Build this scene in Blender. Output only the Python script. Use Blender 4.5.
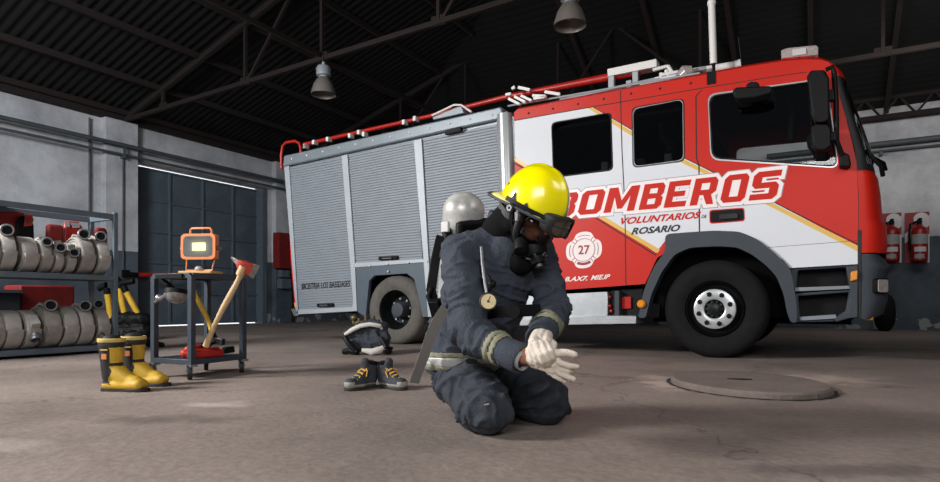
import bpy, bmesh, math, random
from mathutils import Vector, Matrix, Quaternion, noise
from mathutils.geometry import delaunay_2d_cdt, tessellate_polygon
random.seed(7)
for o in list(bpy.data.objects): bpy.data.objects.remove(o)
SC = bpy.context.scene
COL = SC.collection
PI = math.pi
# ---------------------------------------------------------------- camera, world, lights, exposure
H, F0, HY = 0.57, 600.0, 303.0           # eye height, focal length in pixels, horizon row
cd = bpy.data.cameras.new('camera'); cam_o = bpy.data.objects.new('camera', cd); COL.objects.link(cam_o)
cd.sensor_width = 36; cd.lens = 36*F0/940; cd.shift_y = (HY-241)/940; cd.clip_start = .05; cd.clip_end = 200
cam_o.location = (0, 0, H); cam_o.rotation_euler = (PI/2, 0, PI/6)
SC.camera = cam_o
SC.view_settings.view_transform = 'Standard'; SC.view_settings.look = 'None'
SC.view_settings.exposure = 0; SC.view_settings.gamma = 1; SC.view_settings.use_curve_mapping = False
C30, S30 = math.cos(PI/6), math.sin(PI/6)
def cam(X, Z, z): return Vector((C30*X - S30*Z, S30*X + C30*Z, z))     # right of / ahead of the camera, height
def W(px, py, Z): return cam((px-470)/F0*Z, Z, H + (HY-py)/F0*Z)        # a photo point at a depth
E0 = Vector((0, 0, H))
def onY(px, py, Y): d = W(px, py, 1)-E0; return E0 + d*(Y/d.y)
def onX(px, py, X): d = W(px, py, 1)-E0; return E0 + d*(X/d.x)
def onZ(px, py, z=0): d = W(px, py, 1)-E0; return E0 + d*((z-H)/d.z)
world = bpy.data.worlds.new('world'); SC.world = world; world.use_nodes = True
bg = world.node_tree.nodes['Background']; bg.inputs[0].default_value = (.75, .85, 1, 1); bg.inputs[1].default_value = .10
def area(name, loc, target, size, power, col=(1, 1, 1), spread=PI):
    l = bpy.data.lights.new(name, 'AREA'); l.shape = 'RECTANGLE'; l.size, l.size_y = size; l.energy = power; l.color = col; l.spread = spread
    o = bpy.data.objects.new(name, l); COL.objects.link(o); o.location = loc
    o.rotation_euler = (Vector(target)-Vector(loc)).to_track_quat('-Z', 'Y').to_euler(); return o
area('soft_key_light', cam(-7.2, 2.4, 3.9), cam(.4, 4.0, .9), (1.6, 1.6), 470, (1, .98, .96), 2.3)  # added soft key from the left, out of view; no doorway is built there
area('front_fill_light', cam(-1.2, -2.6, 3.0), cam(-.2, 3.4, .6), (3.0, 1.8), 105, (1, .98, .97), 2.2)  # added fill behind the camera to brighten the front; no real opening
area('right_fill_light', cam(3.2, .8, 3.6), cam(2.4, 6.2, 1.4), (2.0, 1.6), 62, (1, .98, .97))  # added fill from the right for the cab side, no source in the hall
area('left_wall_fill_light', cam(-6.5, 3.0, 4.3), cam(-7.5, 12, 1.5), (2.0, 2.0), 285, (.92, .96, 1), 2.2)  # added area light to brighten the left wall and gate
area('back_wall_fill_light', (2.2, 11.6, 4.4), (.6, 15.7, 3.3), (3.0, .8), 48, (1, .97, .94))  # added behind the truck to lift the back wall out of its shadow
# ---------------------------------------------------------------- materials
def lin(c): c /= 255; return c/12.92 if c <= .04045 else ((c+.055)/1.055)**2.4
def rgb(h): return tuple(lin(int(h[i:i+2], 16)) for i in (0, 2, 4)) + (1,)
def mat(name, h, rough=.5, metal=0, var=0, vs=6, bump=0, bs=60, coat=0, stretch=(1, 1, 1), emit=0, spec=.5):
    m = bpy.data.materials.new(name); m.use_nodes = True; nt = m.node_tree; b = nt.nodes['Principled BSDF']
    b.inputs['Base Color'].default_value = rgb(h); b.inputs['Roughness'].default_value = rough; b.inputs['Metallic'].default_value = metal
    b.inputs['Coat Weight'].default_value = coat; b.inputs['Coat Roughness'].default_value = .08; b.inputs['Specular IOR Level'].default_value = spec
    if emit: b.inputs['Emission Color'].default_value = rgb(h); b.inputs['Emission Strength'].default_value = emit
    if var or bump:
        tc = nt.nodes.new('ShaderNodeTexCoord'); mp = nt.nodes.new('ShaderNodeMapping'); mp.inputs['Scale'].default_value = stretch
        nt.links.new(tc.outputs['Object'], mp.inputs['Vector'])
    if var:
        n = nt.nodes.new('ShaderNodeTexNoise'); n.inputs['Scale'].default_value = vs; n.inputs['Detail'].default_value = 6; n.inputs['Roughness'].default_value = .65
        nt.links.new(mp.outputs[0], n.inputs['Vector'])
        r = nt.nodes.new('ShaderNodeValToRGB'); c = rgb(h)
        r.color_ramp.elements[0].position = .3; r.color_ramp.elements[1].position = .72
        r.color_ramp.elements[0].color = tuple(x*(1-var) for x in c[:3])+(1,); r.color_ramp.elements[1].color = tuple(min(1, x*(1+var*.8)) for x in c[:3])+(1,)
        nt.links.new(n.outputs['Fac'], r.inputs[0]); nt.links.new(r.outputs[0], b.inputs['Base Color'])
    if bump:
        n2 = nt.nodes.new('ShaderNodeTexNoise'); n2.inputs['Scale'].default_value = bs; n2.inputs['Detail'].default_value = 4
        nt.links.new(mp.outputs[0], n2.inputs['Vector'])
        bp = nt.nodes.new('ShaderNodeBump'); bp.inputs['Strength'].default_value = bump; bp.inputs['Distance'].default_value = .02
        nt.links.new(n2.outputs['Fac'], bp.inputs['Height']); nt.links.new(bp.outputs[0], b.inputs['Normal'])
    return m
def glass(name, tint, gloss=.12, rough=.02):
    m = bpy.data.materials.new(name); m.use_nodes = True; nt = m.node_tree; nt.nodes.remove(nt.nodes['Principled BSDF'])
    t = nt.nodes.new('ShaderNodeBsdfTransparent'); t.inputs[0].default_value = rgb(tint)
    g = nt.nodes.new('ShaderNodeBsdfGlossy'); g.inputs['Roughness'].default_value = rough
    f = nt.nodes.new('ShaderNodeFresnel'); f.inputs[0].default_value = 1.45
    x = nt.nodes.new('ShaderNodeMixShader'); nt.links.new(f.outputs[0], x.inputs[0]); nt.links.new(t.outputs[0], x.inputs[1]); nt.links.new(g.outputs[0], x.inputs[2])
    nt.links.new(x.outputs[0], nt.nodes['Material Output'].inputs[0]); return m
M = {}
M['red'] = mat('red_paint', 'C42315', .42, var=.05, vs=2, spec=.25)
M['white'] = mat('white_paint', 'DADDE3', .5, var=.03, vs=2, spec=.25)
M['yellow_line'] = mat('gold_stripe', 'D9B04A', .4)
M['gap'] = mat('dark_seam', '241413', .7)
M['blackline'] = mat('black_stripe', '1C1414', .5)
M['black'] = mat('black_plastic', '0D0E0F', .55, var=.15, vs=8, spec=.18)
M['rubber'] = mat('black_rubber', '1B1B1C', .6, var=.2, vs=8)
M['tyre'] = mat('tyre_rubber', '19191A', .8, var=.25, vs=9, bump=.15, bs=40, spec=.15)
M['tyre_dusty'] = mat('dusty_tyre_rubber', '57534F', .85, var=.25, vs=9, bump=.15, bs=40)
M['blackmetal'] = mat('black_painted_steel', '121416', .3, .3)
M['alu'] = mat('shutter_aluminium', '7F868D', .55, .2, var=.06, vs=5)
M['alubright'] = mat('bright_aluminium', 'A3A9AF', .5, .25, var=.06, vs=5)
M['steel'] = mat('worn_steel', 'A8A9AA', .35, .85, var=.2, vs=14)
M['chrome'] = mat('chrome', 'C9CCD0', .15, 1)
M['greypaint'] = mat('grey_paint', '7B848B', .4, .25, var=.08, vs=4)
M['darkgrey'] = mat('slate_grey_plastic', '3B4148', .55, var=.08, vs=6, spec=.3)
M['archgrey'] = mat('slate_blue_panel', '4A5660', .45, var=.1, vs=4)
M['chassis'] = mat('chassis_black', '0A0A0B', .9, spec=.1)
M['interior'] = mat('cab_interior', '262628', .8)
M['seat'] = mat('seat_fabric', '1D1E20', .85, var=.2)
M['headrest'] = mat('pale_headrest', '9E958C', .8)
M['glassdark'] = glass('tinted_glass', 'B5B7BA')
M['glass'] = glass('clear_glass', 'E6E8E8')
M['orange'] = mat('orange_lens', 'E08A1E', .3)
M['redlens'] = mat('red_lens', 'B3261E', .25)
M['lens'] = mat('clear_lens', 'A89F9B', .2, 0, var=.3, vs=30)
M['silverpaint'] = mat('silver_paint', 'B9BCBE', .3, .5)
M['whitemetal'] = mat('white_metal', 'E2E1DE', .4)
M['wallwhite'] = None
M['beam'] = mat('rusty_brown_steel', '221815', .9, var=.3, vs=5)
M['pipe'] = mat('grey_wall_pipe', '4B5154', .6, var=.2)
M['rackgrey'] = mat('blue_grey_rack_paint', '5F6B74', .5, .1, var=.12, vs=7)
M['cart'] = mat('dark_blue_grey_cart_paint', '303A45', .45, .1, var=.2, vs=10)
M['hose'] = mat('canvas_hose', 'ABA69F', .9, var=.22, vs=10, bump=.3, bs=160)
M['hose2'] = mat('old_canvas_hose', '9E9890', .9, var=.28, vs=10, bump=.3, bs=160)
M['coupling'] = mat('dull_alloy_coupling', '77787A', .45, .6, var=.3, vs=20)
M['bore'] = mat('dark_bore', '0E0E0F', .8)
M['redbag'] = mat('red_canvas', '7E1712', .75, var=.3, vs=9)
M['redplastic'] = mat('red_plastic', 'B02018', .4, var=.15, vs=7)
M['boxgrey'] = mat('dark_slate_box', '2A3138', .6, var=.15)
M['boot'] = mat('black_boot_rubber', '1E1D1C', .55, var=.3, vs=12)
M['bootyellow'] = mat('worn_yellow_rubber', 'C9A22E', .55, var=.2, vs=16)
M['boottrim'] = mat('pale_yellow_trim', 'C8AE62', .6, var=.1)
M['navyleather'] = mat('navy_suede', '2C3038', .8, var=.3, vs=18, bump=.2, bs=90)
M['greysole'] = mat('grey_sole', '8C897E', .7, var=.2, vs=12)
M['blacksole'] = mat('black_sole', '232323', .7)
M['lace'] = mat('yellow_lace', 'C99A3C', .8)
M['wood'] = mat('ash_wood', 'C9AA80', .5, var=.2, vs=8, stretch=(6, 6, 1))
M['yellowhandle'] = mat('yellow_handle', 'D0A52E', .5, var=.2, vs=9)
M['axehead'] = mat('worn_red_axe_paint', 'A8382C', .5, .2, var=.35, vs=22)
M['axesteel'] = mat('dull_axe_steel', '8A8684', .4, .8, var=.3, vs=25)
M['lamporange'] = mat('orange_lamp_frame', 'D8834F', .45, var=.06)
M['reflector'] = mat('lamp_reflector', 'C8CCD0', .45, .1)
M['led'] = mat('led_plate', 'FFF3B0', .4, emit=2.0)
M['board'] = mat('plywood', 'C59A62', .6, var=.2, vs=10)
M['turnout'] = mat('navy_turnout_cloth', '323844', .85, var=.22, vs=9, bump=.35, bs=120)
M['turnoutdark'] = mat('dark_navy_trouser_cloth', '2B3039', .85, var=.25, vs=9, bump=.35, bs=120)
M['reflsilver'] = mat('silver_reflective_tape', 'A9ABA8', .45, .15, var=.12, vs=20)
M['reflyellow'] = mat('lime_trim_tape', '7F7E68', .7, var=.15, vs=20)
M['helmet'] = mat('yellow_helmet_shell', 'F2E400', .25, var=.05, vs=7, coat=.5)
M['helmetin'] = mat('pale_yellow_brim', 'EFE58A', .4)
M['hood'] = mat('black_hood', '0E0F10', .95, bump=.2, spec=.15)
M['skin'] = mat('skin', 'B5765C', .55, var=.1, vs=14)
M['glove'] = mat('cream_leather_glove', 'D3C8BA', .75, var=.1, vs=25, bump=.2, bs=140)
M['cylinder'] = mat('scuffed_silver_cylinder', 'B4B3B0', .38, .25, var=.4, vs=14)
M['webbing'] = mat('grey_webbing', '6E6B68', .85, bump=.3, bs=200)
M['gaugeface'] = mat('gauge_dial', 'C8B483', .5)
M['brass'] = mat('brass', '6E6046', .45, .7, var=.2)
M['bundlewhite'] = mat('off_white_lining', 'BEBBB4', .85, var=.15)
M['extred'] = mat('extinguisher_red', '8E1614', .35, var=.1)
M['signred'] = mat('sign_red', '8A2024', .6)
M['signwhite'] = mat('sign_white', 'C9C6C6', .6)
M['labelgrey'] = mat('label_print', '9A9C9E', .6, var=.4, vs=40)
M['doorblue'] = mat('dark_blue_grey_door', '5A6771', .55, .1, var=.2, vs=1.6)
M['daylight'] = mat('daylight_sky', 'FFFFFF', 1, emit=1.4)
M['lampgalv'] = mat('galvanised_lamp_shade', '8E8782', .45, .4, var=.15)
M['lettering'] = mat('red_lettering', 'C5281A', .55, spec=.2)
M['letterwhite'] = mat('lettering_border', 'F1E6E6', .4)
M['letterblack'] = mat('black_lettering', '17181C', .5)
M['emblemwhite'] = mat('emblem_white', 'EFE3E2', .5)
M['emblemred'] = mat('emblem_red', '8E2A26', .5)
def corrugated(name, h, axis):
    m = mat(name, h, .85, var=.45, vs=1.4); return m
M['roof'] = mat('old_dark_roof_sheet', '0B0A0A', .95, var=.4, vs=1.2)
def diamond_plate():
    m = mat('diamond_plate', 'C4C9CE', .32, .75, var=.1, vs=9); nt = m.node_tree; b = nt.nodes['Principled BSDF']
    tc = nt.nodes.new('ShaderNodeTexCoord'); mp = nt.nodes.new('ShaderNodeMapping'); mp.inputs['Rotation'].default_value = (0, PI/4, 0); mp.inputs['Scale'].default_value = (28, 28, 28)
    ck = nt.nodes.new('ShaderNodeTexChecker'); ck.inputs['Scale'].default_value = 1
    nt.links.new(tc.outputs['Object'], mp.inputs[0]); nt.links.new(mp.outputs[0], ck.inputs[0])
    bp = nt.nodes.new('ShaderNodeBump'); bp.inputs['Strength'].default_value = .6; bp.inputs['Distance'].default_value = .01
    nt.links.new(ck.outputs['Fac'], bp.inputs['Height']); nt.links.new(bp.outputs[0], b.inputs['Normal']); return m
M['diamond'] = diamond_plate()
def painted_wall(name, split):
    """whitewash above, slate dado paint below, with stains and flaking patches"""
    m = bpy.data.materials.new(name); m.use_nodes = True; nt = m.node_tree; N = nt.nodes.new; L = nt.links.new; b = nt.nodes['Principled BSDF']
    b.inputs['Roughness'].default_value = .85
    g = N('ShaderNodeNewGeometry'); sp = N('ShaderNodeSeparateXYZ'); L(g.outputs['Position'], sp.inputs[0])
    n = N('ShaderNodeTexNoise'); n.inputs['Scale'].default_value = .9; n.inputs['Detail'].default_value = 8; n.inputs['Roughness'].default_value = .7; L(g.outputs['Position'], n.inputs['Vector'])
    r = N('ShaderNodeValToRGB'); r.color_ramp.elements[0].position = .3; r.color_ramp.elements[0].color = rgb('93949A'); r.color_ramp.elements[1].position = .6; r.color_ramp.elements[1].color = rgb('C9CACD'); L(n.outputs['Fac'], r.inputs[0])
    r2 = N('ShaderNodeValToRGB'); r2.color_ramp.elements[0].position = .35; r2.color_ramp.elements[0].color = rgb('3B434B'); r2.color_ramp.elements[1].position = .65; r2.color_ramp.elements[1].color = rgb('5A646D'); L(n.outputs['Fac'], r2.inputs[0])
    mx = N('ShaderNodeMix'); mx.data_type = 'RGBA'
    gt = N('ShaderNodeMath'); gt.operation = 'GREATER_THAN'; gt.inputs[1].default_value = split; L(sp.outputs['Z'], gt.inputs[0])
    L(gt.outputs[0], mx.inputs['Factor']); L(r2.outputs[0], mx.inputs['A']); L(r.outputs[0], mx.inputs['B'])
    # flaked paint near the foot
    n3 = N('ShaderNodeTexNoise'); n3.inputs['Scale'].default_value = 3.2; n3.inputs['Detail'].default_value = 5; L(g.outputs['Position'], n3.inputs['Vector'])
    lt = N('ShaderNodeMapRange'); lt.inputs['From Min'].default_value = .1; lt.inputs['From Max'].default_value = .55; lt.inputs['To Min'].default_value = .07; lt.inputs['To Max'].default_value = -.12; L(sp.outputs['Z'], lt.inputs[0])
    ad = N('ShaderNodeMath'); ad.operation = 'ADD'; L(n3.outputs['Fac'], ad.inputs[0]); L(lt.outputs[0], ad.inputs[1])
    g2 = N('ShaderNodeMath'); g2.operation = 'GREATER_THAN'; g2.inputs[1].default_value = .62; L(ad.outputs[0], g2.inputs[0])
    m2 = N('ShaderNodeMix'); m2.data_type = 'RGBA'; L(g2.outputs[0], m2.inputs['Factor']); L(mx.outputs['Result'], m2.inputs['A']); m2.inputs['B'].default_value = rgb('8F9294')
    L(m2.outputs['Result'], b.inputs['Base Color'])
    bp = N('ShaderNodeBump'); bp.inputs['Strength'].default_value = .25; bp.inputs['Distance'].default_value = .03; L(n3.outputs['Fac'], bp.inputs['Height']); L(bp.outputs[0], b.inputs['Normal'])
    return m
M['wall_l'] = painted_wall('left_wall_paint', 1.72); M['wall_b'] = painted_wall('back_wall_paint', 1.97)
M['plaster'] = mat('whitewashed_pillar', 'B9B5B0', .85, var=.2, vs=1.5)
def floor_mat():
    m = bpy.data.materials.new('old_concrete_floor'); m.use_nodes = True; nt = m.node_tree; N = nt.nodes.new; L = nt.links.new; b = nt.nodes['Principled BSDF']
    g = N('ShaderNodeNewGeometry')
    n1 = N('ShaderNodeTexNoise'); n1.inputs['Scale'].default_value = .7; n1.inputs['Detail'].default_value = 10; n1.inputs['Roughness'].default_value = .68; L(g.outputs['Position'], n1.inputs['Vector'])
    r = N('ShaderNodeValToRGB'); e = r.color_ramp.elements; e[0].position = .28; e[0].color = rgb('655B55'); e[1].position = .72; e[1].color = rgb('968880')
    L(n1.outputs['Fac'], r.inputs[0])
    n2 = N('ShaderNodeTexNoise'); n2.inputs['Scale'].default_value = 28; n2.inputs['Detail'].default_value = 6; L(g.outputs['Position'], n2.inputs['Vector'])
    mp = N('ShaderNodeMapRange'); mp.inputs['From Min'].default_value = .3; mp.inputs['From Max'].default_value = .7; mp.inputs['To Min'].default_value = .84; mp.inputs['To Max'].default_value = 1.12; L(n2.outputs['Fac'], mp.inputs[0])
    mul = N('ShaderNodeVectorMath'); mul.operation = 'SCALE'; L(r.outputs[0], mul.inputs[0]); L(mp.outputs[0], mul.inputs['Scale'])
    cur = mul.outputs[0]
    # pale scuffs and dark oil marks where they lie on the slab: (centre, radius across, radius along view, strength, colour)
    warp = N('ShaderNodeTexNoise'); warp.inputs['Scale'].default_value = 5; warp.inputs['Detail'].default_value = 6; L(g.outputs['Position'], warp.inputs['Vector'])
    for (px, py, ra, rb, st, colr) in ((215, 405, .17, .09, .7, 'B9AAA2'), (668, 383, .22, .3, .85, 'B5A499'), (810, 379, .5, .2, .8, 'B0A094'), (20, 445, .25, .09, .5, 'A39892'),
                                       (320, 360, 1.0, .25, .35, '94837A'), (880, 350, 1.1, .3, .55, '2E2826'), (600, 358, 1.0, .4, .3, 'A08E84'), (150, 420, .4, .08, .5, '3F3834'), (860, 470, .5, .06, .5, '40383A')):
        c = onZ(px, py)
        vm = N('ShaderNodeMapping'); vm.vector_type = 'TEXTURE'; vm.inputs['Location'].default_value = c; vm.inputs['Rotation'].default_value = (0, 0, PI/6); vm.inputs['Scale'].default_value = (ra, rb*1.6, 1)
        L(g.outputs['Position'], vm.inputs[0])
        ln = N('ShaderNodeVectorMath'); ln.operation = 'LENGTH'; L(vm.outputs[0], ln.inputs[0])
        a = N('ShaderNodeMath'); a.operation = 'MULTIPLY_ADD'; a.inputs[1].default_value = 2.6; a.inputs[2].default_value = -1.3; L(warp.outputs['Fac'], a.inputs[0])
        s = N('ShaderNodeMath'); s.operation = 'ADD'; L(ln.outputs['Value'], s.inputs[0]); L(a.outputs[0], s.inputs[1])
        mr = N('ShaderNodeMapRange'); mr.inputs['From Min'].default_value = 1.1; mr.inputs['From Max'].default_value = .3; mr.inputs['To Min'].default_value = 0; mr.inputs['To Max'].default_value = st; L(s.outputs[0], mr.inputs[0])
        mx = N('ShaderNodeMix'); mx.data_type = 'RGBA'; L(mr.outputs[0], mx.inputs['Factor']); L(cur, mx.inputs['A']); mx.inputs['B'].default_value = rgb(colr); cur = mx.outputs['Result']
    # expansion joints and wandering cracks
    v = N('ShaderNodeTexVoronoi'); v.feature = 'DISTANCE_TO_EDGE'; v.inputs['Scale'].default_value = .33
    wv = N('ShaderNodeVectorMath'); wv.operation = 'MULTIPLY_ADD'; L(warp.outputs['Color'], wv.inputs[0]); wv.inputs[1].default_value = (.5, .5, 0); L(g.outputs['Position'], wv.inputs[2]); L(wv.outputs[0], v.inputs['Vector'])
    cr = N('ShaderNodeMapRange'); cr.inputs['From Min'].default_value = 0; cr.inputs['From Max'].default_value = .006; cr.inputs['To Min'].default_value = .55; cr.inputs['To Max'].default_value = 0; L(v.outputs['Distance'], cr.inputs[0])
    mx = N('ShaderNodeMix'); mx.data_type = 'RGBA'; L(cr.outputs[0], mx.inputs['Factor']); L(cur, mx.inputs['A']); mx.inputs['B'].default_value = rgb('37302D'); cur = mx.outputs['Result']
    L(cur, b.inputs['Base Color'])
    rr = N('ShaderNodeMapRange'); rr.inputs['To Min'].default_value = .55; rr.inputs['To Max'].default_value = .85; L(n1.outputs['Fac'], rr.inputs[0]); L(rr.outputs[0], b.inputs['Roughness'])
    bp = N('ShaderNodeBump'); bp.inputs['Strength'].default_value = .25; bp.inputs['Distance'].default_value = .02; L(n2.outputs['Fac'], bp.inputs['Height']); L(bp.outputs[0], b.inputs['Normal'])
    return m
M['floor'] = floor_mat()
# ---------------------------------------------------------------- mesh helpers
class MB:
    def __init__(s): s.v = []; s.f = []; s.mi = []
    def add(s, vs, fs, mi=0):
        o = len(s.v); s.v += [Vector(p) for p in vs]; s.f += [tuple(i+o for i in f) for f in fs]; s.mi += [mi]*len(fs); return s
    def box(s, lo, hi, mi=0, rot=None, at=None):
        x0, y0, z0 = lo; x1, y1, z1 = hi
        vs = [Vector(p) for p in ((x0, y0, z0), (x1, y0, z0), (x1, y1, z0), (x0, y1, z0), (x0, y0, z1), (x1, y0, z1), (x1, y1, z1), (x0, y1, z1))]
        if rot: vs = [rot @ p for p in vs]
        if at: vs = [p+Vector(at) for p in vs]
        return s.add(vs, [(0, 3, 2, 1), (4, 5, 6, 7), (0, 1, 5, 4), (1, 2, 6, 5), (2, 3, 7, 6), (3, 0, 4, 7)], mi)
    def bar(s, p0, p1, w, h, up=(0, 0, 1), mi=0):
        p0, p1 = Vector(p0), Vector(p1); d = (p1-p0).normalized(); u = Vector(up); r = d.cross(u)
        if r.length < 1e-4: r = d.cross(Vector((1, 0, 0)))
        r.normalize(); u = r.cross(d); r *= w/2; u *= h/2
        vs = [p0-r-u, p0+r-u, p0+r+u, p0-r+u, p1-r-u, p1+r-u, p1+r+u, p1-r+u]
        return s.add(vs, [(3, 2, 1, 0), (4, 5, 6, 7), (0, 1, 5, 4), (1, 2, 6, 5), (2, 3, 7, 6), (3, 0, 4, 7)], mi)
    def tube(s, pts, r, n=10, mi=0, closed=False, flat=None):
        pts = [Vector(p) for p in pts]; m = len(pts); rs = r if isinstance(r, (list, tuple)) else [r]*m
        ref = None; rings = []
        for i, p in enumerate(pts):
            a = pts[(i-1) % m] if (closed or i > 0) else p; b = pts[(i+1) % m] if (closed or i < m-1) else p
            d = (b-a).normalized()
            if ref is None: ref = d.orthogonal().normalized() if flat is None else (Vector(flat)-d*d.dot(Vector(flat))).normalized()
            ref = (ref-d*ref.dot(d)).normalized(); q = d.cross(ref)
            rings.append([p+(ref*math.cos(2*PI*k/n)+q*math.sin(2*PI*k/n))*rs[i] for k in range(n)])
        vs = [x for g in rings for x in g]; fs = []
        for i in range(m if closed else m-1):
            j = (i+1) % m
            for k in range(n): fs.append((i*n+k, i*n+(k+1) % n, j*n+(k+1) % n, j*n+k))
        if not closed: fs += [tuple(range(n))[::-1], tuple((m-1)*n+k for k in range(n))]
        return s.add(vs, fs, mi)
    def ribbon(s, pts, side, w, t, mi=0):
        """flat strap: centre line pts, width along side"""
        pts = [Vector(p) for p in pts]; n = len(pts); vs = []
        for i, p in enumerate(pts):
            d = (pts[min(i+1, n-1)]-pts[max(i-1, 0)]).normalized(); sd = Vector(side if not isinstance(side, list) else side[i]); sd = (sd-d*sd.dot(d)).normalized(); nn = d.cross(sd)
            vs += [p-sd*w/2-nn*t/2, p+sd*w/2-nn*t/2, p+sd*w/2+nn*t/2, p-sd*w/2+nn*t/2]
        fs = [(0, 1, 2, 3), tuple(4*(n-1)+k for k in (3, 2, 1, 0))]
        for i in range(n-1):
            for k in range(4): fs.append((4*i+k, 4*i+4+k, 4*i+4+(k+1) % 4, 4*i+(k+1) % 4))
        return s.add(vs, fs, mi)
    def lathe(s, prof, c, ax=(0, 0, 1), n=32, mi=0, cap=True, sc=(1, 1)):
        """profile of (radius, distance along axis)"""
        ax = Vector(ax).normalized(); a = ax.orthogonal().normalized(); b = ax.cross(a); c = Vector(c); vs = []; fs = []
        for (r, h) in prof:
            for k in range(n):
                t = 2*PI*k/n; vs.append(c+ax*h+(a*math.cos(t)*sc[0]+b*math.sin(t)*sc[1])*r)
        m = len(prof)
        for i in range(m-1):
            for k in range(n): fs.append((i*n+k, i*n+(k+1) % n, (i+1)*n+(k+1) % n, (i+1)*n+k))
        if cap: fs += [tuple(range(n))[::-1], tuple((m-1)*n+k for k in range(n))]
        return s.add(vs, fs, mi)
    def ball(s, c, r, mi=0, n=16, rot=None):
        if not isinstance(r, (tuple, list)): r = (r, r, r)
        vs = []; fs = []; m = n//2
        for i in range(m+1):
            th = PI*i/m
            for k in range(n):
                ph = 2*PI*k/n; p = Vector((r[0]*math.sin(th)*math.cos(ph), r[1]*math.sin(th)*math.sin(ph), r[2]*math.cos(th)))
                if rot: p = rot @ p
                vs.append(p+Vector(c))
        for i in range(m):
            for k in range(n): fs.append((i*n+k, (i+1)*n+k, (i+1)*n+(k+1) % n, i*n+(k+1) % n))
        return s.add(vs, fs, mi)
    def capsule(s, p0, r0, p1, r1, n=18):
        p0, p1 = Vector(p0), Vector(p1); d = p1-p0; L = d.length; d = d.normalized() if L > 1e-6 else Vector((0, 0, 1)); prof = []
        for i in range(7): t = PI/2*i/6; prof.append((max(1e-4, r0*math.sin(t)), -r0*math.cos(t)))
        for i in range(7): t = PI/2*i/6; prof.append((max(1e-4, r1*math.cos(t)), L+r1*math.sin(t)))
        return s.lathe(prof, p0, d, n)
    def plate(s, poly, y0, y1, mi=0, holes=()):
        """outline of (x, z) points given thickness from y0 to y1"""
        loops = [[Vector((p[0], p[1], 0)) for p in poly]]+[[Vector((p[0], p[1], 0)) for p in h] for h in holes]
        tris = tessellate_polygon(loops); flat = [p for l in loops for p in l]; n = len(flat); vs = [(p.x, y0, p.y) for p in flat]+[(p.x, y1, p.y) for p in flat]
        fs = [tuple(t) for t in tris]+[tuple(i+n for i in reversed(t)) for t in tris]; o = 0
        for l in loops:
            k = len(l)
            for i in range(k): a, b = o+i, o+(i+1) % k; fs.append((a, b, b+n, a+n))
            o += k
        return s.add(vs, fs, mi)
    def mesh(s, name, mats, angle=38, inv=None):
        me = bpy.data.meshes.new(name); vs = [inv @ p for p in s.v] if inv else s.v
        me.from_pydata(vs, [], s.f)
        for m in (mats if isinstance(mats, (list, tuple)) else [mats]): me.materials.append(M[m] if isinstance(m, str) else m)
        me.polygons.foreach_set('material_index', s.mi)
        bm = bmesh.new(); bm.from_mesh(me); bmesh.ops.recalc_face_normals(bm, faces=bm.faces); bm.to_mesh(me); bm.free()
        me.polygons.foreach_set('use_smooth', [True]*len(me.polygons)); me.set_sharp_from_angle(angle=math.radians(angle)); return me
def root_of(o):
    while o.parent: o = o.parent
    return o
def link(name, me, parent=None, label=None, bevel=0, seg=2):
    o = bpy.data.objects.new(name, me); COL.objects.link(o)
    if parent: o.parent = parent
    if label: o['label'] = label
    if bevel:
        b = o.modifiers.new('bevel', 'BEVEL'); b.width = bevel; b.segments = seg; b.limit_method = 'ANGLE'; b.angle_limit = math.radians(40); b.use_clamp_overlap = True
    return o
def inv_of(parent):
    if not parent: return None
    r = root_of(parent); return (Matrix.Translation(r.location) @ r.rotation_euler.to_matrix().to_4x4()).inverted()
def part(name, mb, mats, parent, label=None, bevel=0, angle=38, seg=2):
    """a part given in world coordinates under its thing"""
    return link(name, mb.mesh(name, mats, angle, inv_of(parent)), parent, label, bevel, seg)
def tag(o, label, cat, group=None, kind=None):
    o['label'] = label; o['category'] = cat
    if group: o['group'] = group
    if kind: o['kind'] = kind
    return o
def thing(name, label, cat, loc, rz=0, group=None):
    o = bpy.data.objects.new(name, None); o.empty_display_size = .1; COL.objects.link(o); o.location = loc; o.rotation_euler = (0, 0, rz)
    return tag(o, label, cat, group)
def solo(name, mb, mats, label, cat, loc=None, group=None, bevel=0, angle=38):
    """a thing that is one mesh; its origin goes to loc"""
    inv = Matrix.Translation(-Vector(loc)) if loc is not None else None
    o = link(name, mb.mesh(name, mats, angle, inv), None, None, bevel)
    if loc is not None: o.location = loc
    return tag(o, label, cat, group)
def struct(name, mb, mats, parent=None, bevel=0, angle=38):
    o = part(name, mb, mats, parent, None, bevel, angle) if parent else link(name, mb.mesh(name, mats, angle), None, None, bevel)
    if not parent: o['kind'] = 'structure'
    return o
def copy_tree(o, parent=None):
    c = o.copy(); COL.objects.link(c)
    if parent: c.parent = parent
    for ch in list(o.children): copy_tree(ch, c)
    return c
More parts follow.
